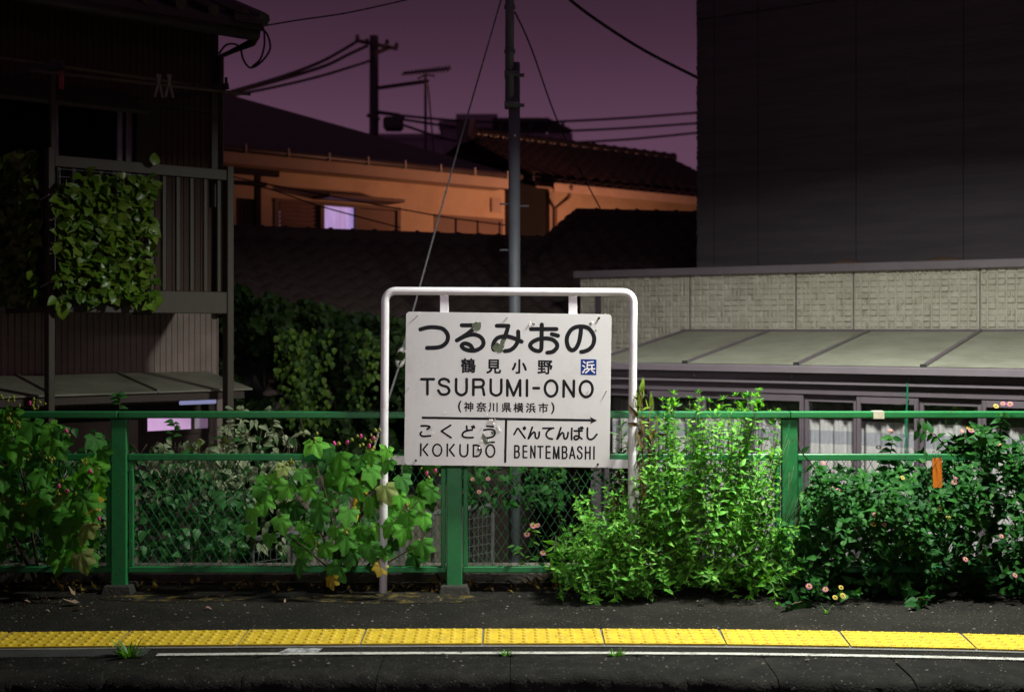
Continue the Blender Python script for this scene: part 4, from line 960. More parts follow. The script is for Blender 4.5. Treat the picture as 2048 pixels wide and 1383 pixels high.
# its lower pent roof
zP = zb(1200, 374, -.35); 
mb = MB(); prism(mb, [(-.4, zP-.05), (-.4, zP), (.38, zP+.16), (.38, zP+.10)], BF.u(1108, -.3), uB1); mb.build('pent_roof', M['roofdark'], bh)
tiled(bh, TG, BF.u(1108, -.3), BF.u(1420, -.3), -.42, zP+.02, .22, 3)
box('fascia', M['fascia'], bh, BF.u(1106, -.4), uB1, -.43, -.405, zP-.16, zP-.02)
uw0 = BF.u(1098, .4)
box('wall', M['orangewall'], bh, uw0, uB1, .4, .5, -1, zB-.1); box('wall', M['darkwood'], bh, uw0-.02, uw0-.0, .55, 4, -1, zB)
MB().tube([(BF.u(1140,-.42), -.45, zP-.05), (BF.u(1138,-.3), -.3, zP-.2), (uw0+.08, .33, zP-.32), (uw0+.08, .33, -1)], .035, 8).build('downpipe', M['shutter'], bh)
box('corner_board', M['fascia'], bh, uw0-.01, uw0+.10, .37, .398, -1, zB-.2)
# annex between the two lamplit houses
x = P(1062, 366, 20.6); o = MB().box(x.x-.42, x.x+.24, 20.6, 22.5, -1, x.z).build('dark_annex', M['darkvoid']); tag(o, 'dark narrow annex wedged between the two lamplit houses', 'annex')

# ------------------------------------------------------------------ far buildings, poles, wires
def farblock(px0, px1, pt, d, dep, label, name='flat_roofed_block'):
    a, b = P(px0, pt, d), P(px1, pt, d)
    t = empty(name, ((a.x+b.x)/2, d, -1), label=label, cat='building'); hw = (b.x-a.x)/2; h = a.z+1
    box('wall', M['farwall'], t, -hw, hw, 0, dep, 0, h-.25); box('parapet', M['farwall'], t, -hw-.12, hw+.12, -.12, dep, h-.249, h)
    return t, hw, h
t, hw, h = farblock(884, 1000, 243, 46, 8, 'far flat roofed block, plain, left of the steel pole')
box('roof_hut', M['farwall'], t, -.6, hw-.1, 1, 4, h, h+.45)
t, hw, h = farblock(985, 1138, 268, 44, 8, 'far block with an open roof pergola, behind the steel pole')
zt = (268-243)/F*44
for u in (-hw+.3, 0, hw*.5, hw-.2): box('pergola_post', M['roofdark'], t, u-.05, u+.05, .2, .3, h, h+zt)
mb = MB(); mb.box(-hw, hw*.45, .1, 3, h+zt, h+zt+.15); mb.add([(hw*.45,.1,h+zt+.15),(hw+.1,.1,h+zt-.25),(hw+.1,3,h+zt-.25),(hw*.45,3,h+zt+.15),(hw*.45,.1,h+zt),(hw+.1,.1,h+zt-.4)], [(0,1,2,3),(0,4,5,1)]); mb.build('pergola_roof', M['roofdark'], t)
farblock(640, 882, 268, 60, 8, 'far pale wide block seen behind the concrete utility pole')
# concrete utility pole
d2 = 27.0; x = P(748, 72, d2)
up2 = empty('utility_pole', (x.x, d2, -1), label='concrete utility pole with crossarms beyond the lamplit house', cat='utility pole'); H = x.z+1
MB().tube([(0,0,0),(0,0,H)], [.13,.095], 12).build('shaft', M['conc_pole'], up2, smooth=True)
def L2(px, py, dy=0): v = P(px, py, d2); return (v.x-x.x, dy, v.z+1)
for a, b, n in (((712,83),(796,100),'crossarm'),((745,112),(780,97),'brace'),((757,178),(858,164),'bracket_arm'),((755,226),(800,232),'crossarm'),((735,232),(760,240),'crossarm')):
    MB().bar(L2(*a, -.1), L2(*b, -.1), .07, .07).build(n, M['conc_pole'], up2)
for px, py in ((716,80),(735,88),(775,90),(794,96),(790,238),(806,240)): MB().tube([L2(px, py, -.1), L2(px, py-8, -.1)], [.05,.035], 8).build('insulator', M['conc_pole'], up2)
box('transformer', M['conc_pole'], up2, L2(768,0)[0], L2(806,0)[0], -.25, .15, L2(0,262)[2], L2(0,236)[2], bevel=.05)
# tv antenna
x = P(851, 150, 25); an = empty('television_antenna', (x.x, 25, P(851, 300, 25).z-.2), label='television antenna on a thin mast above the lamplit roof', cat='antenna'); zb0 = an.location.z
def L3(px, py, dy=0): v = P(px, py, 25); return (v.x-x.x, dy, v.z-zb0)
MB().tube([(0,0,0),L3(851,148)], .028, 6).build('mast', M['conc_pole'], an); MB().tube([(.18,0,0),L3(856,170)], .016, 5).build('stay', M['conc_pole'], an)
bo = MB().tube([L3(806,147),L3(902,137)], .022, 6).build('boom', M['conc_pole'], an)
for k in range(14): p = L3(808+k*6.8, 147-k*.72); l = .26-.010*k; MB().tube([(p[0]-.01,-l,p[2]-.085),(p[0]+.01,l,p[2]+.085)], .020, 4).build('element', M['conc_pole'], an)
MB().tube([L3(835,158),L3(851,150),L3(870,152)], .018, 5).build('boom', M['conc_pole'], an)
# steel pole in front
dp = 11.0; x = P(1029, 600, dp)
pole = empty('steel_pole', (x.x, dp, -1), label='grey steel pole with a clamped extension behind the station sign', cat='pole')
def L4(px, py, dy=0): v = P(px, py, dp); return (v.x-x.x, dy, v.z+1)
r = 12/F*dp
MB().tube([(0,0,0),L4(1028.5,126)], [r*1.04, r*.95], 16).build('shaft', M['pole'], pole, smooth=True)
a, b = L4(1019,218,-.10), L4(1020,-260,-.10)
MB().tube([a, b], .040, 12).build('extension', M['pole'], pole, smooth=True)
for py in (152, 212):
    c = L4(1026, py); q = MB().box(c[0]-.075, c[0]+.06, -.15, .06, c[2]-.022, c[2]+.022).build('clamp', M['pole'], pole, bevel=.008)
    MB().tube([(c[0]+.03,-.03,c[2]),(c[0]+.10,-.03,c[2])], .016, 6).build('bolt', M['pole'], q)
for py in (108, 20): c = L4(1019.5, py, -.10); MB().tube([(c[0],-.10,c[2]-.015),(c[0],-.10,c[2]+.015)], .05, 12).build('band', M['pole'], pole)
c = L4(1030, 273); MB().box(c[0]-.008,c[0]+.008,-r-.012,-r+.002,c[2]-.008,c[2]+.008).build('reflector', M['flake'], pole)
for py, sx_ in ((408,-1),(500,-1),(412,1)): c = L4(1029, py); MB().tube([(c[0]+sx_*r*.8,0,c[2]),(c[0]+sx_*(r+.075),0,c[2])], .008, 6).build('step_bolt', M['pole'], pole)
MB().tube([L4(968,-8,-.1), L4(985,2,-.1), L4(1012,0,-.1)], .012, 6).build('cable_loop', M['cable'], pole)
# guy wire with insulator and yellow guard
gw_ = empty('guy_wire', P(800, 715, 10.3), label='slanting guy wire with porcelain insulator and yellow guard', cat='guy wire'); o_ = gw_.location
def L5(px, py, d): return P(px, py, d)-o_
MB().tube([L5(1002,0,10.95), L5(915,300,10.7), L5(832,600,10.42), L5(806,695,10.32)], .0075, 6).build('strand', M['rope'], gw_)
MB().tube([L5(797,735,10.28), L5(776,800,10.2), L5(738,930,10.05)], .0085, 6).build('strand', M['rope'], gw_)
MB().tube([L5(738,930,10.05), L5(734,950,10.03), L5(724,984,10.0), L5(700,1062,9.93), L5(690,1095,9.9)], [.02,.045,.045,.045,.045], 10).build('guard', M['yellowguard'], gw_, smooth=True)
q0, q1 = L5(806,695,10.32), L5(797,735,10.28); dv = (q1-q0)
MB().tube([q0+dv*t for t in (0,.08,.25,.45,.5,.55,.75,.92,1)], [.012,.028,.040,.040,.030,.040,.040,.028,.012], 12).build('insulator', M['porcelain'], gw_, smooth=True)
MB().tube([L5(815,680,10.34), L5(808,700,10.27), L5(803,722,10.25)], .006, 5).build('loop', M['rope'], gw_)
# overhead lines
def wire(label, pts, r, name='overhead_line', group='overhead lines against the sky'):
    p3 = [P(*q) for q in pts]; p3 = smooth([tuple(v) for v in p3], 5)
    o = MB().tube(p3, r, 5).build(name, M['cable']); tag(o, label, 'cable', group); return o
wire('thick sagging cable from above the steel pole down to the grey upper storey', [(1100,-40,12.0),(1140,0,12.1),(1200,45,12.2),(1290,102,12.4),(1400,158,12.6)], .016)
wire('thin line slanting from the steel pole down right past the hipped roof', [(1030,25,11.0),(1062,95,11.8),(1110,230,13.0),(1160,340,13.6),(1205,425,14.0)], .008)
wire('line running from the timber house gable up past the sky top', [(528,52,10.7),(600,40,11),(700,25,11.5),(830,-4,12)], .007)
wire('topmost of the lines reaching the concrete pole from the left', [(440,190,22),(560,155,24),(640,125,25.6),(690,98,26.6),(716,82,26.9)], .035)
wire('second line below the topmost, reaching the concrete pole', [(440,192,22),(560,160,24),(650,132,25.6),(700,108,26.6),(735,92,26.9)], .035)
wire('third line reaching the concrete pole, lowest on its left', [(440,196,22),(560,172,24),(650,150,25.6),(740,122,26.9)], .028)
wire('uppermost of the three lines at right of the steel pole', [(755,226,27),(900,240,29),(1040,245,30),(1220,238,31),(1400,225,31)], .03)
wire('middle of the three lines at right of the steel pole', [(800,238,27),(930,256,29),(1060,263,30),(1220,258,31),(1400,246,31)], .03)
wire('lowest of the three lines at right of the steel pole', [(806,250,27),(930,285,29),(1100,286,30),(1250,279,31),(1400,265,31)], .03)
wire('upper drop wire crossing the lamplit wall', [(460,352,14),(520,365,14.6),(640,388,15),(880,432,16),(1010,450,16.5)], .009, 'drop_wire', 'drop wires across the lamplit wall')
wire('lower drop wire crossing the lilac window', [(462,362,14),(540,378,14.4),(640,412,14.6),(800,455,15)], .009, 'drop_wire', 'drop wires across the lamplit wall')
# street lamp behind the houses (the source of the orange light)
sl_ = empty('street_lamp', (3.9, 17.5, -1), label='sodium street lamp hidden behind the grey upper storey', cat='street lamp')
MB().tube([(0,0,0),(0,0,3.75),(-.1,0,3.98),(-.6,0,4.02)], .05, 8).build('pole', M['pole'], sl_); box('hood', M['pole'], sl_, -.85,-.35,-.15,.15,4.06,4.16)
# platform lamp beside the frame (the source of the white light)
pl_ = empty('platform_lamp', (3.9, 7.2, 0), label='platform lamp on a tall post leaning over the fence', cat='lamp')
k_ = Vector(KEY)-Vector((3.9, 7.2, 0))
MB().tube([(0,0,0),(0,0,4.1),(-.12,-.04,4.27),(k_.x+.2,k_.y,4.27)], .045, 10).build('pole', M['pole'], pl_, smooth=True); box('hood', M['pole'], pl_, k_.x-.32,k_.x+.32,k_.y-.10,k_.y+.10,k_.z+.03,k_.z+.18)
np_ = empty('canopy_lamp', (FILL[0], FILL[1], FILL[2]), label='tube lamp of the opposite platform above the camera', cat='lamp'); box('hood', M['pole'], np_, -.5,.5,-.4,-.1,.1,.18)
# white mesh fence and corrugated screen in the lane
a, b = P(505, 1078, 8.7), P(985, 1008, 10.4)
mf = empty('white_mesh_fence', (a.x, a.y, -1), label='low white wire mesh fence in the lane behind the platform', cat='fence')
v = (b-a); v.z = 0; h = (a.z+b.z)/2+1; n = 7
for k in range(n+1): p = v*k/n; MB().tube([(p.x,p.y,0),(p.x,p.y,h)], .016, 6).build('post', M['whitemesh'], mf)
MB().tube([(0,0,h),(v.x,v.y,h)], .020, 6).build('rail', M['whitemesh'], mf)
mb = MB(); L_ = v.length
for k in range(int(L_/.05)): p = v*(k*.05/L_); mb.tube([(p.x,p.y,.1),(p.x,p.y,h-.01)], .0028, 4, cap=False)
for k in range(int((h-.1)/.075)): mb.tube([(0,0,.1+k*.075),(v.x,v.y,.1+k*.075)], .0028, 4, cap=False)
mb.build('wire_mesh', M['whitemesh'], mf)
a, b = P(575, 930, 10.6), P(900, 930, 11.4)
cs_ = empty('corrugated_screen', (a.x, a.y, -1), label='rust streaked corrugated screen behind the cotton rose', cat='screen'); v = b-a; v.z = 0; h = P(700, 905, 11).z+1
n = 150; mb = MB(); nn = Vector((-v.y, v.x, 0)).normalized(); vs = []
for j in (0, h):
    for i in range(n+1): p = v*i/n+nn*.02*math.sin(i*1.05); vs.append((p.x, p.y, j))
mb.add(vs, [(i, i+1, n+2+i, n+1+i) for i in range(n)]).build('sheet', M['corr'], cs_, smooth=True)
for f in (0, .5, 1): p = v*f+nn*.05; box('post', M['darkwood'], cs_, p.x-.03, p.x+.03, p.y-.03, p.y+.03, 0, h+.03)
# ------------------------------------------------------------------ plants
def grid_leaf(name, prof, L, W, fold=.25, droop=.25, mats=None, wave=0):
    """leaf lying along +y from the stalk, midrib folded, tip drooping"""
    vs = []; n = len(prof)
    for i, (t, hw) in enumerate(prof):
        y = L*t; z = -droop*L*t*t; ww = W*hw
        vs += [(-ww, y, z+fold*ww+wave*ww*math.sin(i*2.1)), (0, y, z), (ww, y, z+fold*ww-wave*ww*math.sin(i*2.1+1))]
    fs = []
    for i in range(n-1):
        a = i*3; fs += [(a, a+1, a+4, a+3), (a+1, a+2, a+5, a+4)]
    me = bpy.data.meshes.new(name); me.from_pydata(vs, [], fs); me.materials.append(mats); me.polygons.foreach_set('use_smooth', [True]*len(fs)); me.update(); return me
def palm_leaf(name, m, rnd, lobes=5, droop=.3):
    """broad lobed leaf, stalk at origin, tip along +y, unit length 1"""
    tips = {5: [(-116,.50),(-58,.64),(0,.78),(58,.64),(116,.50)], 3: [(-105,.52),(-50,.62),(0,.78),(50,.62),(105,.52)]}[lobes]
    out = [(-158,.30)]
    for i, (a, r) in enumerate(tips):
        r *= rnd.uniform(.9, 1.1)
        out += [(a-15, r*.82), (a-6, r*.91), (a, r), (a+6, r*.91), (a+15, r*.82)]
        if i < len(tips)-1: out.append(((a+tips[i+1][0])/2, r*(.66 if lobes == 5 else .74)))
    out.append((158,.30)); vs = [(0, 0, .0)]; k = rnd.uniform(.8, 1.25); tw = rnd.uniform(-.15, .15)
    inner = []
    for a, r in out:
        ra = math.radians(a); x, y = r*math.sin(ra), r*math.cos(ra)+.12
        z = -droop*k*(r*r)*1.1+tw*x*y+.10*abs(math.sin(ra*2.9))*r
        inner.append((x*.55, (y-.12)*.55+.12, z*.28+.05*abs(math.sin(ra*2.9)))); vs.append((x, y, z))
    n = len(out); vs += inner
    fs = [(0, n+1+i+1, n+1+i) for i in range(n-1)]+[(n+1+i, n+2+i, 2+i, 1+i) for i in range(n-1)]
    me = bpy.data.meshes.new(name); me.from_pydata(vs, [], fs); me.materials.append(m); me.polygons.foreach_set('use_smooth', [True]*len(fs)); me.update(); return me
def aim(pos, d, nrm, s, roll=0.0):
    """matrix that lays a leaf along d with its face towards nrm"""
    y = Vector(d).normalized(); z = Vector(nrm); z = z-y*z.dot(y)
    if z.length < 1e-4: z = y.orthogonal()
    z.normalize(); x = y.cross(z)
    m = Matrix((x, y, z)).transposed().to_4x4()
    return Matrix.Translation(pos) @ m @ Matrix.Rotation(roll, 4, 'Y') @ Matrix.Scale(s, 4)
AVOID = [(1564,1602,838,1050,7.42,.95), (1855,1893,900,972,7.42,1), (1610,1850,904,924,7.42,.7), (1222,1560,820,838,7.33,.45), (800,1226,620,940,7.3,1), (262,560,904,922,7.42,.8), (1640,1860,818,838,7.4,1), (60,520,818,838,7.4,.75), (218,258,838,1180,7.42,.9), (880,925,930,1180,7.42,1)]
class Plant:
    def __init__(s, root, leafname='leaf'): s.root = root; s.o = Vector(root.location); s.L = []; s.nm = leafname
    def leaf(s, me, pos, d, n, sc, roll=0.0):
        pos = Vector(pos); c = pos+Vector(d).normalized()*sc*.5
        for q in (pos, c, pos+Vector(d).normalized()*sc):
            px, py = CX+q.x/q.y*F, HOR-(q.z-EYE)/q.y*F
            for x0, x1, y0, y1, dm, pr in AVOID:
                if x0 < px < x1 and y0 < py < y1 and q.y < dm and R.random() < pr: return
        s.L.append((me, aim(Vector(pos)-s.o, d, n, sc, roll), Vector(pos)))
    def stem(s, pts, r, m='stem', n=5, name='stem'): return MB().tube([Vector(p)-s.o for p in pts], r, n).build(name, M[m], s.root, smooth=True)
    def finish(s, limit=300, key=None, mass='foliage'):
        """nearest leaves become single parts, what is left over one mass"""
        key = key or (lambda e: e[2].y)
        s.L.sort(key=key)
        for me, mw, _ in s.L[:limit]: link(s.nm, me, s.root, mw)
        rest = s.L[limit:]
        if not rest: return
        vs = []; fs = []; mi = []; mats = []; n = 0
        for me, mw, _ in rest:
            mt = me.materials[0]
            if mt not in mats: mats.append(mt)
            k = mats.index(mt)
            vs += [tuple(mw @ v.co) for v in me.vertices]
            for p in me.polygons: fs.append(tuple(i+n for i in p.vertices)); mi.append(k)
            n += len(me.vertices)
        mb = MB(); mb.v, mb.f, mb.m = vs, fs, mi
        o = mb.build(mass, mats, s.root, smooth=True); o['kind'] = 'stuff'
LANCE = [(0,.0),(.12,.22),(.3,.48),(.5,.46),(.75,.24),(1,0)]
OVATE = [(0,.05),(.08,.30),(.25,.52),(.45,.50),(.7,.30),(.88,.12),(1,0)]
ROUND = [(0,.05),(.08,.34),(.25,.58),(.5,.56),(.75,.34),(.9,.14),(1,0)]
LINEAR = [(0,.02),(.2,.09),(.5,.11),(.8,.06),(1,0)]
lance = [grid_leaf('leaf', LANCE, 1, .38*k, f, d, M['lance']) for k, f, d in ((1,.3,.05),(.85,.45,.18),(1.15,.25,.28),(.7,.5,-.05))]
lant = [grid_leaf('leaf', OVATE, 1, .50*k, f, d, M['lantana'], .06) for k, f, d in ((1,.25,.3),(1.1,.4,.5),(.9,.15,.2))]
vinel = [grid_leaf('leaf', OVATE, 1, .62*k, f, d, M['vine']) for k, f, d in ((1,.25,.3),(1.15,.4,.45))]
dusty = [grid_leaf('leaf', OVATE, 1, .55*k, f, d, M['dusty'], .1) for k, f, d in ((1,.5,.6),(.8,.7,.4),(1.2,.3,.8))]
ivy = [grid_leaf('leaf', ROUND, 1, .8, f, d, M['ivy']) for f, d in ((.2,.3),(.35,.4))]
tress = [grid_leaf('leaf', ROUND, 1, .7, f, d, M['tress']) for f, d in ((.2,.3),(.35,.4))]
faux = [grid_leaf('leaf', ROUND, 1, .72*k, f, d, M['faux']) for k, f, d in ((1,.3,.35),(1.1,.15,.6),(.9,.45,.2),(1,.2,-.1))]
linear = [grid_leaf('leaf', LINEAR, 1, .8, .4, d, M['linear']) for d in (.3,.6)]
lime = [grid_leaf('leaf', LANCE, 1, .35, .4, d, M['lime']) for d in (.1,.4)]
wither = [grid_leaf('leaf', LANCE, 1, .4, .8, d, M['wither'], .3) for d in (.6,1.0,1.4)]
rp = random.Random(21)
hib = [palm_leaf('leaf', M['hib'], rp, l, d) for l, d in ((5,.22),(3,.35),(5,.45),(3,.2),(5,.35),(3,.5))]
hibp = palm_leaf('leaf', M['hibpale'], rp, 3, .3); hiby = palm_leaf('leaf', M['hibyellow'], rp, 3, .3)
budm = MB(); n = 6
budm.tube([(0,0,0),(0,.1,0),(0,.4,0),(0,.75,0),(0,1,0)], [.10,.28,.36,.24,.02], 6); bud = budm.mesh('bud', M['bud'], True)
pnk = MB().tube([(0,0,0),(.03,.25,0),(-.04,.5,.05),(.03,.75,.02),(.10,.92,.08),(0,1.05,.02)], [.12,.26,.33,.27,.24,.03], 5).mesh('flower', M['pink'], True)

def cotton_rose(root, spots, rr, yel=(), pale=(), back=None):
    """big lobed leaves at given places, stalks back to a few woody stems"""
    pl = Plant(root); o = pl.o
    for i, (px, py, s, d) in enumerate(spots):
        p = P(px, py-s*.35, d); sz = s/F*d*1.0
        tilt = rr.uniform(-.5, .5); dn = Vector((math.sin(tilt)*.9, rr.uniform(-.55, -.1), -rr.uniform(.55, 1.0))); nm = Vector((rr.uniform(-.3, .6), -1, rr.uniform(.3, 1.0)))
        me = hiby if i in yel else hibp if i in pale else rr.choice(hib)
        pl.leaf(me, p, dn, nm, sz*1.05, rr.uniform(-.35, .35))
    return pl
def bud_cluster(pl, px, py, d, n, rr, size=.020, flower=False):
    c = P(px, py, d)-pl.o
    for k in range(n):
        q = c+Vector((rr.uniform(-.03, .03), rr.uniform(-.03, .03), rr.uniform(-.03, .03))); dr = Vector((rr.uniform(-.6, .6), rr.uniform(-.5, .2), 1))
        link('bud', bud, pl.root, aim(q, dr, (0,-1,0), size*rr.uniform(.8, 1.3)))
    if flower: link('flower', pnk, pl.root, aim(c+Vector((rr.uniform(-.02, .02), -.02, .0)), (rr.uniform(-.5, .5), -.4, .8), (0,-1,0), .03))
# the cotton rose at the sign post
rr = random.Random(4)
spec = [(605,952,33),(579,984,42),(621,984,36),(640,1036,48),(699,1034,44),(742,951,46),(770,986,42),(775,908,34),(779,932,34),(744,915,32),(816,1040,44),(848,1040,38),(809,1071,42),(844,1099,46),(694,1086,42),(649,1101,38),(673,1066,32),(738,1105,44),(851,973,32),(864,988,34),(803,967,40),(764,1138,30),(694,962,52),(664,1001,42),(738,1010,46),(627,897,46),(657,906,42),(681,928,52),(610,1058,36),(603,1134,38),(681,1147,48),(664,1164,30),(829,1121,36),(788,1023,38),(786,1058,40),(768,1106,30),(573,1019,32),(569,941,28),(590,1023,42),(833,1006,40),
 (545,960,34),(520,985,38),(530,1010,42),(505,1030,34),(560,1050,42),(540,1080,34),(600,1090,38),(500,1060,32),(725,930,36),(760,940,34),(715,985,38),(620,1075,34),(720,1070,36),(800,1000,34),(755,1060,34),(705,1120,38),(640,1010,34),(560,985,34)]
cr1 = empty('cotton_rose', (P(700, 1150, 7.45).x, 7.45, 0), label='big leaved cotton rose bush sprawling over the fence at the left sign post', cat='shrub', group='cotton rose bushes on the fence')
spots = []
for i, (a, b, s) in enumerate(spec): spots.append((a, b, s, 7.12+rr.uniform(-.05, .08) if i < 21 else 7.2+rr.uniform(-.06, .16)))
k = 0
while k < 26: spots.append((rr.uniform(520, 860), rr.uniform(910, 1120), rr.uniform(26, 42), rr.uniform(7.3, 7.36) if rr.random() < .4 else rr.uniform(7.48, 7.7))); k += 1
pl = cotton_rose(cr1, spots, rr, yel=(21, 31), pale=(6, 37))
for (x0, y0, x1, y1, r) in ((690,1160,640,930,.008),(700,1160,745,900,.009),(710,1160,840,1000,.008),(690,1160,575,950,.007),(700,1165,850,1085,.006),(685,1160,545,1040,.006)):
    pts = [P(x0, y0, 7.46)]+[P(x0+(x1-x0)*t+rr.uniform(-8, 8), y0+(y1-y0)*t, 7.46-.28*t) for t in (.3,.55,.8,1)]
    pl.stem(pts, [r, r*.9, r*.8, r*.6, r*.4], 'woodstem', 6)
for sp_ in spots[::2]:
    a = P(sp_[0], sp_[1]-sp_[2]*.35, sp_[3]); b = a+Vector((rr.uniform(-.06, .06), .08, rr.uniform(-.02, .09))); pl.stem([a, (a+b)/2+Vector((0,0,.012)), b], .0018, 'stem', 4)
for px, py, n, fl in ((583,930,6,0),(566,936,3,0),(728,900,5,0),(746,896,6,1),(758,868,4,0),(812,1018,5,0),(690,1064,4,0),(849,950,2,1),(722,876,2,1),(670,890,2,1),(700,888,2,1),(640,1096,3,0),(838,1090,3,0),(627,880,3,0),(872,945,1,1),(745,880,3,1)): bud_cluster(pl, px, py, 7.12, n, rr, flower=fl)
pl.finish()
# the cotton rose at the left edge
cr2 = empty('cotton_rose', (P(90, 1150, 7.4).x, 7.4, 0), label='big leaved cotton rose bush hiding the fence left of the first post', cat='shrub', group='cotton rose bushes on the fence')
spots = []
while len(spots) < 150:
    x, y = rr.uniform(-150, 214), rr.uniform(815, 1130)
    lim = 1135-(max(0, x-60)*.25 if x < 150 else 0)
    if x > 130 and y < 880+ (214-x)*.0+rr.uniform(-30, 60): continue
    if x > 40 and y < 850: continue
    if y > 1060 and not (120 < x < 200 or x < 10): continue
    f = rr.random(); spots.append((x, y, rr.uniform(30, 56), 7.05+.32*f if f < .75 else rr.uniform(7.46, 7.7)))
spots += [(180,1066,48,7.05),(150,1082,46,7.08),(163,1122,46,7.06),(110,1076,50,7.1),(60,1010,44,7.08),(146,1000,40,7.08),(188,1010,44,7.1),(125,995,42,7.1),(80,930,46,7.08),(85,960,40,7.05),(35,905,50,7.1)]
pl = cotton_rose(cr2, spots, rr, yel=(156,), pale=(150, 152, 157))
for (x0, y0, x1, y1) in ((80,1160,20,860),(90,1160,120,880),(95,1160,190,930),(70,1160,-60,850),(90,1160,150,1040)):
    pl.stem([P(x0, y0, 7.48)]+[P(x0+(x1-x0)*t+rr.uniform(-8, 8), y0+(y1-y0)*t, 7.45-.25*t) for t in (.3,.6,1)], [.011,.009,.007,.004], 'woodstem', 6)
for px, py, n, fl in ((5,800,4,0),(35,806,5,0),(62,810,5,1),(82,812,4,0),(20,840,6,0),(35,850,6,0),(0,860,4,1),(62,910,6,0),(88,912,4,0),(105,925,4,0),(130,985,6,1),(115,975,3,1),(50,1005,5,0),(66,1010,4,0),(55,1028,2,0),(145,990,4,0),(192,945,4,1),(170,930,4,0),(190,1048,3,0),(10,1005,4,0),(135,865,3,1),(200,1040,1,1)): bud_cluster(pl, px, py, 7.06, n, rr, flower=fl)
pl.finish()

# bright leafy bush
rr = random.Random(9)
bush = empty('leafy_shrub', (P(1350, 1180, 7.3).x, 7.3, 0), label='bright lance leaved shrub growing through the fence right of the station sign', cat='shrub')
pl = Plant(bush)
def top_y(x):
    pts = [(1095,1110),(1120,1040),(1170,1000),(1240,945),(1290,880),(1330,800),(1370,815),(1430,800),(1480,815),(1530,795),(1560,850),(1590,930),(1610,1010),(1640,1080)]
    for (a, b), (c, d) in zip(pts[:-1], pts[1:]):
        if a <= x <= c: return b+(d-b)*(x-a)/(c-a)
    return 1080
def twig(pl, a, b, leaves, node=.034, s0=.040, s1=.062, r=.0028, sag=.0, whorl=True, smat='stem'):
    a, b = Vector(a), Vector(b); L = (b-a).length; n = max(3, int(L/node)); bow = Vector((rr.uniform(-.05, .05), rr.uniform(-.05, .05), 0))
    pt = lambda t: a.lerp(b, t)+bow*math.sin(t*math.pi)-Vector((0,0,sag*t*t))
    pl.stem([pt(t) for t in (0,.25,.5,.75,1)], [r, r*.9, r*.8, r*.65, r*.4], smat, 4)
    ax = (b-a).normalized(); ph = rr.uniform(0, 3.14)
    for i in range(1, n+1):
        t = i/n; p = pt(t); ang = ph+(i % 2)*math.pi/2+rr.uniform(-.3, .3); s = s1+(s0-s1)*t
        if t > .97 and whorl: s *= .8
        for k in (0, 1):
            sd = Vector((math.cos(ang+k*math.pi), math.sin(ang+k*math.pi), 0)); sd = (sd-ax*sd.dot(ax)).normalized()
            d = sd+ax*rr.uniform(.05, .9)+Vector((0,0,rr.uniform(-.35,.15))); pl.leaf(rr.choice(leaves), p, d, ax+Vector((.25,-.4,.45))+sd*rr.uniform(-.5,.2), s*rr.uniform(.55, 1.25), rr.uniform(-.6, .6))
    if whorl:
        for k in range(4):
            ang = k*1.57+rr.uniform(-.3, .3); sd = Vector((math.cos(ang), math.sin(ang), 0)); pl.leaf(rr.choice(leaves), pt(1), sd+ax*1.3, ax-sd, s0*rr.uniform(.6, 1.0))
for i in range(290):
    f = i/290; x = rr.uniform(1290, 1610) if i % 2 else rr.uniform(1112, 1600)
    ty = top_y(x); low = i % 5 in (1, 3)
    if low: ty = rr.uniform(max(ty+30, 900), 1150); d = 6.97+.3*rr.random()
    elif i % 5 == 0: ty += rr.uniform(-22, 40); d = rr.uniform(7.15, 7.65)
    else: ty += abs(rr.gauss(0, 75)); d = rr.uniform(7.02, 7.6)
    if ty > 1060: d = max(6.93, min(d, gd(ty+30)))
    tp = P(x, ty, d); bx_ = P(1365+(x-1365)*.62, 1190, 7.42)
    base = Vector((bx_.x+rr.uniform(-.12, .12), rr.uniform(7.27, 7.5), rr.uniform(0, .05)))
    if tp.z > .35: base = base.lerp(tp, rr.uniform(.1, .45))
    base.y = max(base.y, d-.02); base.z = min(base.z, max(0, tp.z-.1))
    twig(pl, base, tp, lance, node=rr.uniform(.034, .05), s0=rr.uniform(.036, .055), s1=rr.uniform(.055, .088), sag=0)
for i in range(70):                                                   # skirts in front of the right pipe and at the lower left
    x = rr.uniform(1225, 1310) if i < 34 else rr.uniform(1125, 1300); y = rr.uniform(1030, 1180) if i < 34 else rr.uniform(985, 1170); d = rr.uniform(6.98, 7.2); d = max(6.93, min(d, gd(y+30)))
    tp = P(x, y, d); twig(pl, (tp.x+rr.uniform(-.06, .12), d+.12, max(.02, tp.z-rr.uniform(.15, .35))), tp, lance, node=.036, s0=.04, s1=.07)
for i in range(46):                                                   # low arching twigs over the paving
    x = rr.uniform(1115, 1600); y = rr.uniform(1090, 1205); d = max(6.93, min(7.2, gd(y+14)))
    tp = P(x, y, d); twig(pl, (tp.x*.9+.05+rr.uniform(-.1, .1), 7.35, rr.uniform(.05, .35)), (tp.x, d, max(.03, tp.z)), lance, s0=.05, s1=.08)
pl.finish(key=lambda e: e[2].y-.35*e[2].z)

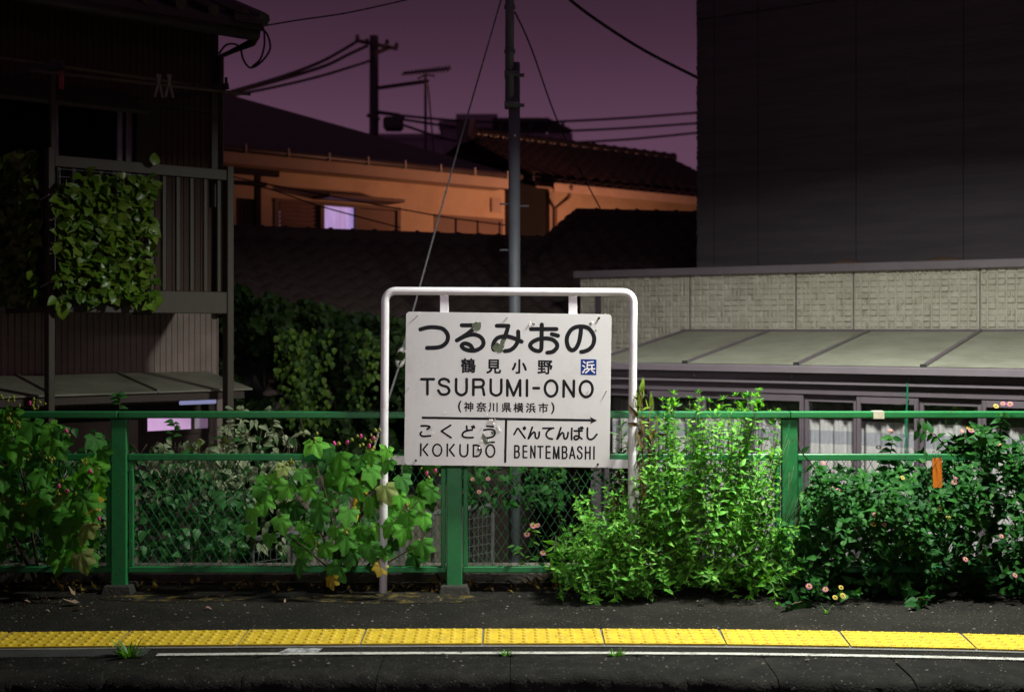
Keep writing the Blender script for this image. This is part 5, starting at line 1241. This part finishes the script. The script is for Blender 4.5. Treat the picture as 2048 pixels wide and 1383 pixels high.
# withering narrow leaved weed along the right pipe, and its dark neighbour
weed = empty('withered_weed', (P(1288, 1180, 7.24).x, 7.24, 0), label='tall half withered weed with lime green tip against the right sign pipe', cat='weed')
pl = Plant(weed)
for (xb, xt, yt, d) in ((1290,1283,770,7.23),(1296,1300,800,7.26),(1286,1275,800,7.22),(1300,1312,830,7.28)):
    a, b = P(xb, 1185, d), P(xt, yt, d); pl.stem([a, a.lerp(b, .4)+Vector((.01,0,0)), a.lerp(b, .7), b], [.004,.0035,.003,.002], 'deadstem', 5)
    n = 46
    for i in range(n):
        t = .22+.78*i/n; p = a.lerp(b, t); ang = i*2.4; sd = Vector((math.cos(ang), math.sin(ang), 0))
        if t > .93: me, dr, s = rr.choice(lime), sd*.5+Vector((0,0,1)), .075
        elif t > .83: me, dr, s = rr.choice(lime+wither), sd+Vector((0,0,rr.uniform(-.2,.6))), .065
        else: me, dr, s = rr.choice(wither), sd*.6+Vector((0,0,-1)), rr.uniform(.025, .05)
        pl.leaf(me, p, dr, sd+Vector((0,-.3,.5)), s, rr.uniform(-.5, .5))
pl.finish()
weed2 = empty('horseweed', (P(1243, 1100, 7.48).x, 7.48, 0), label='dark narrow leaved weed between the sign board and right pipe', cat='weed')
pl = Plant(weed2)
for (xb, xt, yt) in ((1246,1243,846),(1240,1238,905),(1252,1256,880)):
    a, b = P(xb, 1150, 7.5), P(xt, yt, 7.45); pl.stem([a, a.lerp(b, .5), b], [.005,.004,.002], 'deadstem', 5)
    for i in range(46):
        t = .45+.55*i/46; p = a.lerp(b, t); ang = i*2.4; sd = Vector((math.cos(ang), math.sin(ang), 0)); ok = t > .75
        pl.leaf(rr.choice(linear if ok else linear+wither), p, sd+Vector((0,0,.9 if ok else -.1)), Vector((0,-.4,1)), rr.uniform(.06, .10), rr.uniform(-.4, .4))
pl.finish()

# lantana
pet = MB()
for k in range(7): a = k*.9; pet.tube([(.28*math.cos(a),.22,.28*math.sin(a)),(.44*math.cos(a),.16,.44*math.sin(a)),(.60*math.cos(a),.14,.60*math.sin(a))], [.05,.20,.06], 5)
for k in range(11): a = k*.571; pet.tube([(.55*math.cos(a),.05,.55*math.sin(a)),(.78*math.cos(a),-.02,.78*math.sin(a)),(.98*math.cos(a),.10,.98*math.sin(a))], [.05,.22,.06], 5, 1)
flw = pet.mesh('flower', [M['yellowpetal'], M['palepink']], False)
flw2 = pet.mesh('flower', [M['yellowpetal'], M['yellowpetal']], False)
def flower(pl, px, py, d, s=.016, yel=False):
    s = min(s, .016)
    c = P(px, py, d)-pl.o; link('flower', flw2 if yel else flw, pl.root, aim(c, (rr.uniform(-.4,.4), -.75, .7), (0,0,1), s*rr.uniform(.9, 1.25)) )
def lantana(label, x0, x1, topf, n, sprays, flowers, seed):
    global rr
    rr = random.Random(seed)
    root = empty('lantana_shrub', (P((x0+x1)/2, 1190, 7.4).x, 7.4, 0), label=label, cat='shrub', group='lantana shrubs on the fence'); pl = Plant(root)
    for i in range(n):
        x = rr.uniform(x0, x1); ty = topf(x)+abs(rr.gauss(0, 1))*70; 
        ty = min(ty, 1195) if i % 2 else rr.uniform(topf(x), 1190)
        d = rr.uniform(6.98, 7.33) if ty > 960 or i % 2 == 0 else rr.uniform(7.1, 7.7)
        if ty > 1120: d = max(6.9, min(d, gd(ty+22)))
        tp = P(x, ty, d); base = Vector((tp.x+rr.uniform(-.15, .15), d+.16+.1*rr.random(), max(.02, tp.z-rr.uniform(.12, .34))))
        twig(pl, base, tp, lant, node=.046, s0=.055, s1=.085, r=.003, smat='woodstem')
    for pts in sprays:
        p3 = [P(*q) for q in pts]; pl.stem(p3, [.004]*(len(p3)-1)+[.0015], 'woodstem', 5)
        for a, b in zip(p3[:-1], p3[1:]):
            m_ = max(2, int((b-a).length/.036))
            for i in range(m_):
                p = a.lerp(b, (i+.5)/m_); ax = (b-a).normalized()
                for sg in (1, -1):
                    sd = (ax.cross(Vector((0,1,0))).normalized()*sg+Vector((0,rr.uniform(-.6,.3),0))); pl.leaf(rr.choice(lant), p, sd+ax*.4+Vector((0,0,-.4)), Vector((0,-.7,.7)), rr.uniform(.05, .085), rr.uniform(-.4, .4))
    for i in range(620):                                              # inner leaves that close the gaps
        x = rr.uniform(x0-5, x1); y = rr.uniform(max(topf(x)+25, 940), 1185); p = P(x, y, rr.uniform(7.45, 7.62))
        if p.z > .02: pl.leaf(rr.choice(lant), p, (rr.uniform(-1,1), rr.uniform(-.8,.2), rr.uniform(-1,.3)), (rr.uniform(-.3,.6), -.7, rr.uniform(.2,1)), rr.uniform(.06,.10), rr.uniform(-.5,.5))
    for f in flowers: flower(pl, *f)
    pl.finish(key=lambda e: e[2].y-.2*e[2].z)
t1 = lambda x: 935 if 1625 < x < 1830 else 985
t2 = lambda x: 905 if x < 1900 else 850+30*math.sin(x*.06)
lantana('dark lantana shrub with pink flowers right of the right fence post', 1600, 1840, t1, 120,
  [[(1770,1000,7.5),(1778,930,7.48),(1786,870,7.46)],[(1650,960,7.4),(1600,900,7.3),(1592,868,7.27)],[(1625,1200,7.0),(1590,1205,6.92),(1570,1215,6.88)]],
  [(1781,862,7.43),(1757,894,7.42),(1648,926,7.2),(1662,975,7.15),(1677,981,7.15),(1750,1028,7.1),(1768,1048,7.1),(1747,1048,7.1,.016,True),(1618,1172,6.96),(1651,1178,6.96),(1682,1174,6.96,.018,True),(1670,1194,6.93,.018,True),(1686,1191,6.93,.018,True),(1805,955,7.3,.015,True)], 31)
lantana('dark lantana shrub with tall flowering sprays at the far right of the fence', 1835, 2190, t2, 150,
  [[(1935,960,7.4),(1925,910,7.38),(1930,868,7.36)],[(1995,930,7.35),(2000,860,7.34),(2008,822,7.32)],[(1900,905,7.45),(1870,868,7.46),(1832,858,7.47)],[(1860,1200,7.05),(1835,1195,6.95),(1830,1210,6.9)]],
  [(1924,862,7.33),(1943,860,7.33),(1936,855,7.35,.02,True),(1992,812,7.3,.016,True),(2006,807,7.3),(2020,808,7.3),(1981,902,7.28),(2001,891,7.27),(1911,953,7.15),(1909,964,7.15),(1878,1015,7.12,.02,True),(1897,1035,7.12,.014,True),(1931,1118,7.0),(2003,1072,7.02),(2030,1150,7.0)], 32)

# vines behind the fence
rr = random.Random(14)
def thicket(root, x0, x1, yt, yb, d0, d1, n, leaves, s0, s1, edge=25, smat='woodstem', hang=.5, sel=None):
    pl = Plant(root)
    for i in range(n):
        x = rr.uniform(x0, x1); y = yt(x)+(yb-yt(x))*rr.random()**.9 + rr.uniform(-edge, edge)*.3
        d = rr.uniform(d0, d1); p = P(x, y, d)
        dr = Vector((rr.uniform(-1, 1), rr.uniform(-.8, .2), rr.uniform(-1, .5)-hang*.4)); lv = leaves if sel is None else sel(x, y)
        pl.leaf(rr.choice(lv), p, dr, Vector((rr.uniform(-.3, .6), -.7, rr.uniform(.2, 1.0))), rr.uniform(s0, s1), rr.uniform(-.6, .6))
    for i in range(int(n/28)+2):
        x = rr.uniform(x0, x1); a = P(x, yb+15, (d0+d1)/2); pts = [a]
        for k in range(1, 5): pts.append(P(x+rr.uniform(-30, 30), yb+(yt(x)+8-yb)*k/4, rr.uniform(d0, d1)))
        pl.stem(smooth([tuple(q) for q in pts], 3), .0035, smat, 4)
    return pl
v1 = empty('glossy_vine', (P(340, 1100, 8.1).x, 8.1, 0), label='glossy green vine tangle behind the fence next to the first post', cat='vine')
pl = thicket(v1, 232, 500, lambda x: 985 if x > 440 else 930 if x > 280 else 880, 1108, 7.95, 8.35, 520, vinel, .045, .085)
for i in range(60):
    x = rr.uniform(120, 240); y = rr.uniform(850, 1000); pl.leaf(rr.choice(vinel), P(x, y, rr.uniform(7.5, 8.0)), (rr.uniform(-1,1), -.3, -.5), (0.2,-.7,.6), rr.uniform(.04, .07))
for pts in ([(236,880,7.45),(238,840,7.43),(240,800,7.42),(236,785,7.42)],[(345,880,7.9),(350,855,7.9),(346,842,7.9)]):
    p3 = [P(*q) for q in pts]; pl.stem(p3, .003, 'woodstem', 4)
    for a, b in zip(p3[:-1], p3[1:]):
        for t in (.1,.35,.6,.85): pl.leaf(rr.choice(vinel), a.lerp(b, t), (rr.choice((-1,1)), -.3, .3), (0,-.6,.8), rr.uniform(.035, .06))
pl.finish()
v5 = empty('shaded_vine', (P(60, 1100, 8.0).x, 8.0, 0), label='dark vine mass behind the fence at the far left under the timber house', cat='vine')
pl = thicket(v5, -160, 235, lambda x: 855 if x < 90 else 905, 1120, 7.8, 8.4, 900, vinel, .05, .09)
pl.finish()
v2 = empty('mildewed_vine', (P(500, 1100, 8.3).x, 8.3, 0), label='pale mildewed vine with curling leaves behind the fence below the timber house', cat='vine')
def vt(x): return 845-8*math.sin(x*.2) if 440 < x < 560 else 865 if x >= 560 else 880+6*math.sin(x*.15)
pl = thicket(v2, 300, 590, vt, 1000, 8.1, 8.6, 560, dusty, .035, .085, sel=lambda x, y: dusty+vinel[:1])
for i in range(130):
    x = rr.uniform(400, 575); pl.leaf(rr.choice(dusty), P(x, rr.uniform(930, 1090), rr.uniform(8.1, 8.5)), (rr.uniform(-1,1), -.4, -.8), (0.2,-.7,.6), rr.uniform(.04, .08))
for px in (455, 470, 482, 548, 598):
    p3 = [P(px, 870, 8.2), P(px+rr.uniform(-6,6), 830, 8.2), P(px+rr.uniform(-10,10), 815 if px < 560 else 862, 8.2)]; pl.stem(p3, .003, 'woodstem', 4)
    for t in range(9): pl.leaf(rr.choice(dusty), p3[0].lerp(p3[2], t/8), (rr.choice((-1,1)), -.3, .2), (0,-.6,.8), rr.uniform(.03, .055))
pl.finish()
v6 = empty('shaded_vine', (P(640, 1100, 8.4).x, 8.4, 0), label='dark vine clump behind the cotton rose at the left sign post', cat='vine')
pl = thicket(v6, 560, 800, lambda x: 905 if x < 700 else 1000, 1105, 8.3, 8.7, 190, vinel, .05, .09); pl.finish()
# young twining shoots in the mesh near the middle post
v3 = empty('twining_vine', (P(1080, 1130, 7.5).x, 7.5, 0), label='thin vine with pink flowers twining in the chain link under the sign', cat='vine')
pl = Plant(v3)
for pts in ([(1090,1140,7.5),(1075,1090,7.42),(1062,1060,7.38),(1066,1035,7.38)],[(1110,1140,7.5),(1120,1050,7.42),(1105,1000,7.4),(1110,940,7.4)],[(1180,1120,7.5),(1175,1030,7.45),(1190,960,7.42),(1200,935,7.42)],[(1130,1130,7.5),(1150,1010,7.46),(1160,945,7.44)],[(1060,1140,7.45),(1040,1110,7.4),(1035,1085,7.37)],[(985,1130,7.41),(990,1040,7.40),(975,990,7.4),(948,940,7.4)],[(1210,1120,7.55),(1230,1000,7.5),(1225,940,7.5)]):
    p3 = [P(*q) for q in pts]; pl.stem(smooth([tuple(q) for q in p3], 4), .0022, 'deadstem' if pts[0][0] == 985 else 'stem', 4)
    if pts[0][0] == 985: continue
    for a, b in zip(p3[:-1], p3[1:]):
        for t in range(7): pl.leaf(rr.choice(lant+lance), a.lerp(b, t/7)+Vector((rr.uniform(-.03,.03), rr.uniform(-.03,.03), 0)), (rr.choice((-1,1)), -.4, rr.uniform(-.6,.4)), (0.2,-.6,.8), rr.uniform(.035, .065))
for f in ((1075,1050,7.34),(1066,1051,7.34),(1054,1068,7.35),(1086,1105,7.34)): flower(pl, *f)
pl.finish()
# flowering shrub in the lane
v4 = empty('flowering_shrub', (P(975, 1000, 9.2).x, 9.2, -1), label='shrub with small pink flowers in the lane seen through the chain link', cat='shrub')
pl = thicket(v4, 925, 1130, lambda x: 930, 1010, 9.0, 9.6, 260, lant, .045, .08)
for x, y in ((945,958),(976,957),(958,983),(930,985)): flower(pl, x, y, 8.98, .020)
pl.finish()

# ivy bank
rr = random.Random(17)
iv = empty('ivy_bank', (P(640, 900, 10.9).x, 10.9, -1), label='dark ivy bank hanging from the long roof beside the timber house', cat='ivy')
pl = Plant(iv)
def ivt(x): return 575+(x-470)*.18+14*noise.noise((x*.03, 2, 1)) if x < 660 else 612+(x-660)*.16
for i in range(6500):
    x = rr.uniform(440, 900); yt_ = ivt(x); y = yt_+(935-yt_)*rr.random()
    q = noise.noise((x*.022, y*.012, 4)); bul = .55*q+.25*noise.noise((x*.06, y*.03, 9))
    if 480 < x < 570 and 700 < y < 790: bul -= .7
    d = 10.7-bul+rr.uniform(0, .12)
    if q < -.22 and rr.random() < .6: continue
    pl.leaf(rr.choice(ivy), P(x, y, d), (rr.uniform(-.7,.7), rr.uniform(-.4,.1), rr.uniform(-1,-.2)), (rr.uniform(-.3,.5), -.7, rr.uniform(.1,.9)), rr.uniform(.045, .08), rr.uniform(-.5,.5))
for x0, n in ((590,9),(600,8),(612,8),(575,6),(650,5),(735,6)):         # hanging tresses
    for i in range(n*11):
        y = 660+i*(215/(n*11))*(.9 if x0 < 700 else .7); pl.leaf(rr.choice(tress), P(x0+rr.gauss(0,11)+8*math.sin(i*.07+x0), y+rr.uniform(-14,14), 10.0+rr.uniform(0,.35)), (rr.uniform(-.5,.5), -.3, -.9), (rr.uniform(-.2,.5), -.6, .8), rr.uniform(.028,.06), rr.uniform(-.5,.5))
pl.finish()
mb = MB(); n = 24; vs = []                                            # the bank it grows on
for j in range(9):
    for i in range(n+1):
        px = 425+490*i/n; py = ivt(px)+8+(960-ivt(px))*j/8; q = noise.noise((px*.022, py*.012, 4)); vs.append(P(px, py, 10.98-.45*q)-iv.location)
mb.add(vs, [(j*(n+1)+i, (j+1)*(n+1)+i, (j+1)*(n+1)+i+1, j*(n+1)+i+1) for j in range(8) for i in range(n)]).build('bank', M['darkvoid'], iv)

# artificial leaf screens tied to the balcony rails
rr = random.Random(19)
def screen(label, pos, nu, n, w_h, tagrot):
    pass
fs_ = empty('leaf_screen', LH.loc(LH.u(205, -.02), -.02, zBt), LH.a, label='bright artificial leaf screen tied to the front of the balcony rail', cat='leaf screen', group='artificial leaf screens on the balcony')
pl = Plant(fs_); e1 = Vector((*LH.e1, 0)); out = -Vector((*LH.e2, 0))
for i in range(820):
    x, y = rr.uniform(112, 306), rr.uniform(340, 606)
    if y < 352+max(0, (160-x))*.45: continue
    u, z = LH.px(x, y, -.03); p = LH.loc(u, -.03-rr.random()*.05, z)
    dr = e1*rr.uniform(-1, 1)+out*rr.uniform(.2, .9)+Vector((0,0,rr.uniform(-1, .5))); pl.leaf(rr.choice(faux), p, dr, out+Vector((rr.uniform(-.5,.7), 0, rr.uniform(.0,1.1))), rr.uniform(.045, .095), rr.uniform(-.7, .7))
for x, y in ((304,330),(122,612),(310,592),(300,600),(112,600)): u, z = LH.px(x, y, -.03); pl.leaf(rr.choice(faux), LH.loc(u, -.05, z), e1*.3+Vector((0,0,1 if y < 400 else -1)), out, .10)
pl.finish()
u0_, u1_ = LH.u(113, 0), LH.u(300, 0); zt_, zb_ = LH.px(200, 345, 0)[1], LH.px(200, 600, 0)[1]
mb = MB()
for k in range(16): u = u0_+(u1_-u0_)*k/15; mb.tube([LH.loc(u, -.016, zb_)-pl.o, LH.loc(u, -.016, zt_)-pl.o], .003, 4)
for k in range(18): z = zb_+(zt_-zb_)*k/17; mb.tube([LH.loc(u0_, -.020, z)-pl.o, LH.loc(u1_, -.020, z)-pl.o], .003, 4)
o = mb.build('lattice', M['blackwire'], fs_)
R_ = Matrix.Rotation(-LH.a, 4, 'Z')
ss = empty('leaf_screen', LH.loc(uL-.03, .5, zBt), LH.a, label='shaded artificial leaf screen tied to the side of the balcony rail', cat='leaf screen', group='artificial leaf screens on the balcony')
pl2 = Plant(ss); sideo = -e1; alongw = Vector((*LH.e2, 0))
for i in range(560):
    w_ = rr.uniform(.08, 1.05); z = rr.uniform(zb_-.02, zt_+.14); p = LH.loc(uL-.02-rr.random()*.05, w_, z)
    dr = alongw*rr.uniform(-1, 1)+sideo*rr.uniform(.2, .9)+Vector((0,0,rr.uniform(-1, .5))); pl2.leaf(rr.choice(faux), p, dr, sideo+Vector((0,-.5,rr.uniform(0,1))), rr.uniform(.05, .095), rr.uniform(-.7, .7))
pl2.finish()
for root in (fs_, ss):                                                # children were placed in world axes
    for c in root.children: c.matrix_basis = R_ @ c.matrix_basis
for px, py in ((96, 390), (96, 565)):
    u, z = LH.px(px, py, -.01); t = MB().tube([LH.loc(u-.03, .05, z-.03), LH.loc(u, -.02, z), LH.loc(u+.06, -.03, z+.012), LH.loc(u+.12, -.03, z+.01)], .006, 5).build('tie_cord', M['peg']); tag(t, 'white cord tying the leaf screen to the corner post, upper' if py < 450 else 'white cord tying the leaf screen to the corner post, lower', 'cord', 'white tie cords on the balcony post')

# ------------------------------------------------------------------ grass tufts, fallen leaves, litter
rr = random.Random(23)
def tuft(label, px, py, d, n, h, wd):
    c = P(px, py, d); root = empty('grass_tuft', (c.x, d, 0), label=label, cat='grass tuft', group='grass tufts in the platform edge')
    for i in range(n):
        a = rr.uniform(0, 6.28); ln = h*rr.uniform(.5, 1.1); lean = rr.uniform(.1, .9); r0 = wd*.3*rr.random(); b = Vector((math.cos(a)*r0, math.sin(a)*r0*.5, -.005)); dv = Vector((math.cos(a)*lean, math.sin(a)*lean*.6, 1)).normalized(); sd = Vector((-math.sin(a), math.cos(a), 0))*.0045
        vs = []
        for k, t in enumerate((0, .35, .7, 1)):
            p = b+dv*ln*t+Vector((0,0,-ln*.55*t*t*lean))+Vector((math.cos(a), math.sin(a)*.6, 0))*ln*.3*t*t; ww = (1, 1.15, .8, .05)[k]; vs += [p-sd*ww, p+sd*ww]
        MB().add(vs, [(2*k, 2*k+1, 2*k+3, 2*k+2) for k in range(3)]).build('blade', M['grass'] if rr.random() > .08 else M['dry'], root, smooth=True)
tuft('largest grass tuft in the platform edge, at the left by the yellow tiles', 258, 1316, 5.93, 46, .11, .16)
tuft('small grass tuft growing on the white line below the sign', 1012, 1309, 5.95, 16, .05, .06)
tuft('low spreading grass tuft on the white line right of the sign', 1233, 1310, 5.94, 30, .045, .09)
tuft('tiny sprout at the lantana foot on the asphalt', 1653, 1226, 6.82, 5, .07, .02)
dl = [grid_leaf('fallen_leaf', OVATE, 1, .6, .7, d, M['dry'], .25) for d in (-.9, .8)]
k = 0
spots = [(160,1203,.10),(90,1197,.07),(60,1200,.06),(120,1201,.06),(45,1213,.05),(92,1217,.03),(114,1216,.03),(165,1214,.08),(192,1197,.03),(412,1213,.05),(570,1202,.03),(75,1192,.06),(150,1188,.07),(230,1190,.04),(30,1204,.06)]
for px, py, s in spots:
    d = gd(py+3, .01); o = link('fallen_leaf', dl[k % 2]); o.location = (P(px, py, d).x, d, .012); o.rotation_euler = (rr.uniform(-.4,.4), rr.uniform(-.5,.5), rr.uniform(0,6.28)); s *= .75; o.scale = (s, s, s); k += 1
    tag(o, {160:'broad dry leaf just left of the first post footing',165:'pale crumpled leaf in front of the first post footing',412:'curled dry leaf alone on the asphalt between the two left footings',570:'small curled dry leaf beside the moss left of the sign post',230:'tiny dry leaf touching the first post footing',192:'small brown leaf close to the first post footing',30:'dry leaf at the far left edge under the cotton rose',45:'small dry leaf nearest the yellow tiles at the far left'}.get(px) or 'dry curled leaf lying on the asphalt below the left cotton rose' if px < 300 or px in (412, 570) else ('curled dry leaf alone on the asphalt, nearer the yellow tiles' if px < 500 else 'small curled dry leaf alone beside the moss'), 'leaf', 'fallen leaves on the platform')
# leaf litter along the fence foot
pl = empty('leaf_litter', (0, 7.5, 0)); tag(pl, kind='stuff'); vs = []; fs = []
mb = MB()
for i in range(420):
    X = rr.uniform(-3.3, 3.3); Y = rr.uniform(7.34, 7.64)+abs(rr.gauss(0, .02)); me = dl[i % 2]; s = rr.uniform(.02, .06)
    mw = Matrix.Translation((X, Y, rr.uniform(.005, .02))) @ Euler((rr.uniform(-.5,.5), rr.uniform(-.5,.5), rr.uniform(0,6.28))).to_matrix().to_4x4() @ Matrix.Scale(s, 4)
    mb.add([mw @ v.co for v in me.vertices], [tuple(p.vertices) for p in me.polygons])
bpy.data.objects.remove(pl); o = mb.build('leaf_litter', M['wither'], smooth=True); tag(o, kind='stuff')
mb = MB()
for i in range(260):                                                  # grit and crumbs on the asphalt
    X = rr.uniform(-3, 3); Y = rr.uniform(6.5, 7.3) if rr.random() < .75 else rr.uniform(5.7, 6.0); Y += cv(X)*(Y < 6.6); s = rr.uniform(.002, .006)
    mb.add([(X-s*1.6, Y-s, .003), (X+s*1.4, Y-s*.7, .003), (X+s, Y+s, .004), (X-s, Y+s*.8, .003), (X, Y, .004+s)], [(0,1,4),(1,2,4),(2,3,4),(3,0,4)])
o = mb.build('grit', M['concrete']); tag(o, kind='stuff')

# cracks in the asphalt
rr = random.Random(29); mb = MB()
for (x0, y0, x1, y1) in ((1655,1228,1700,1254),(1560,1246,1740,1243),(1420,1222,1500,1250),(860,1238,1010,1246),(300,1228,420,1246),(1000,1340,1012,1318),(1800,1236,1930,1248)):
    n = 14; a, b = Vector((P(x0, y0, gd(y0)).x, gd(y0), 0)), Vector((P(x1, y1, gd(y1)).x, gd(y1), 0)); vs = []
    sd = (b-a).cross(Vector((0,0,1))).normalized()
    for i in range(n+1):
        p = a.lerp(b, i/n)+sd*rr.uniform(-.014, .014); w_ = .0022*rr.uniform(.3, 1.3)*math.sin(math.pi*(i+.4)/(n+.8)); vs += [(p.x+sd.x*w_, p.y+sd.y*w_-.0, .0022), (p.x-sd.x*w_, p.y-sd.y*w_, .0022)]
    mb.add(vs, [(2*i, 2*i+2, 2*i+3, 2*i+1) for i in range(n)])
o = mb.build('asphalt_crack', M['darkvoid']); tag(o, kind='stuff')
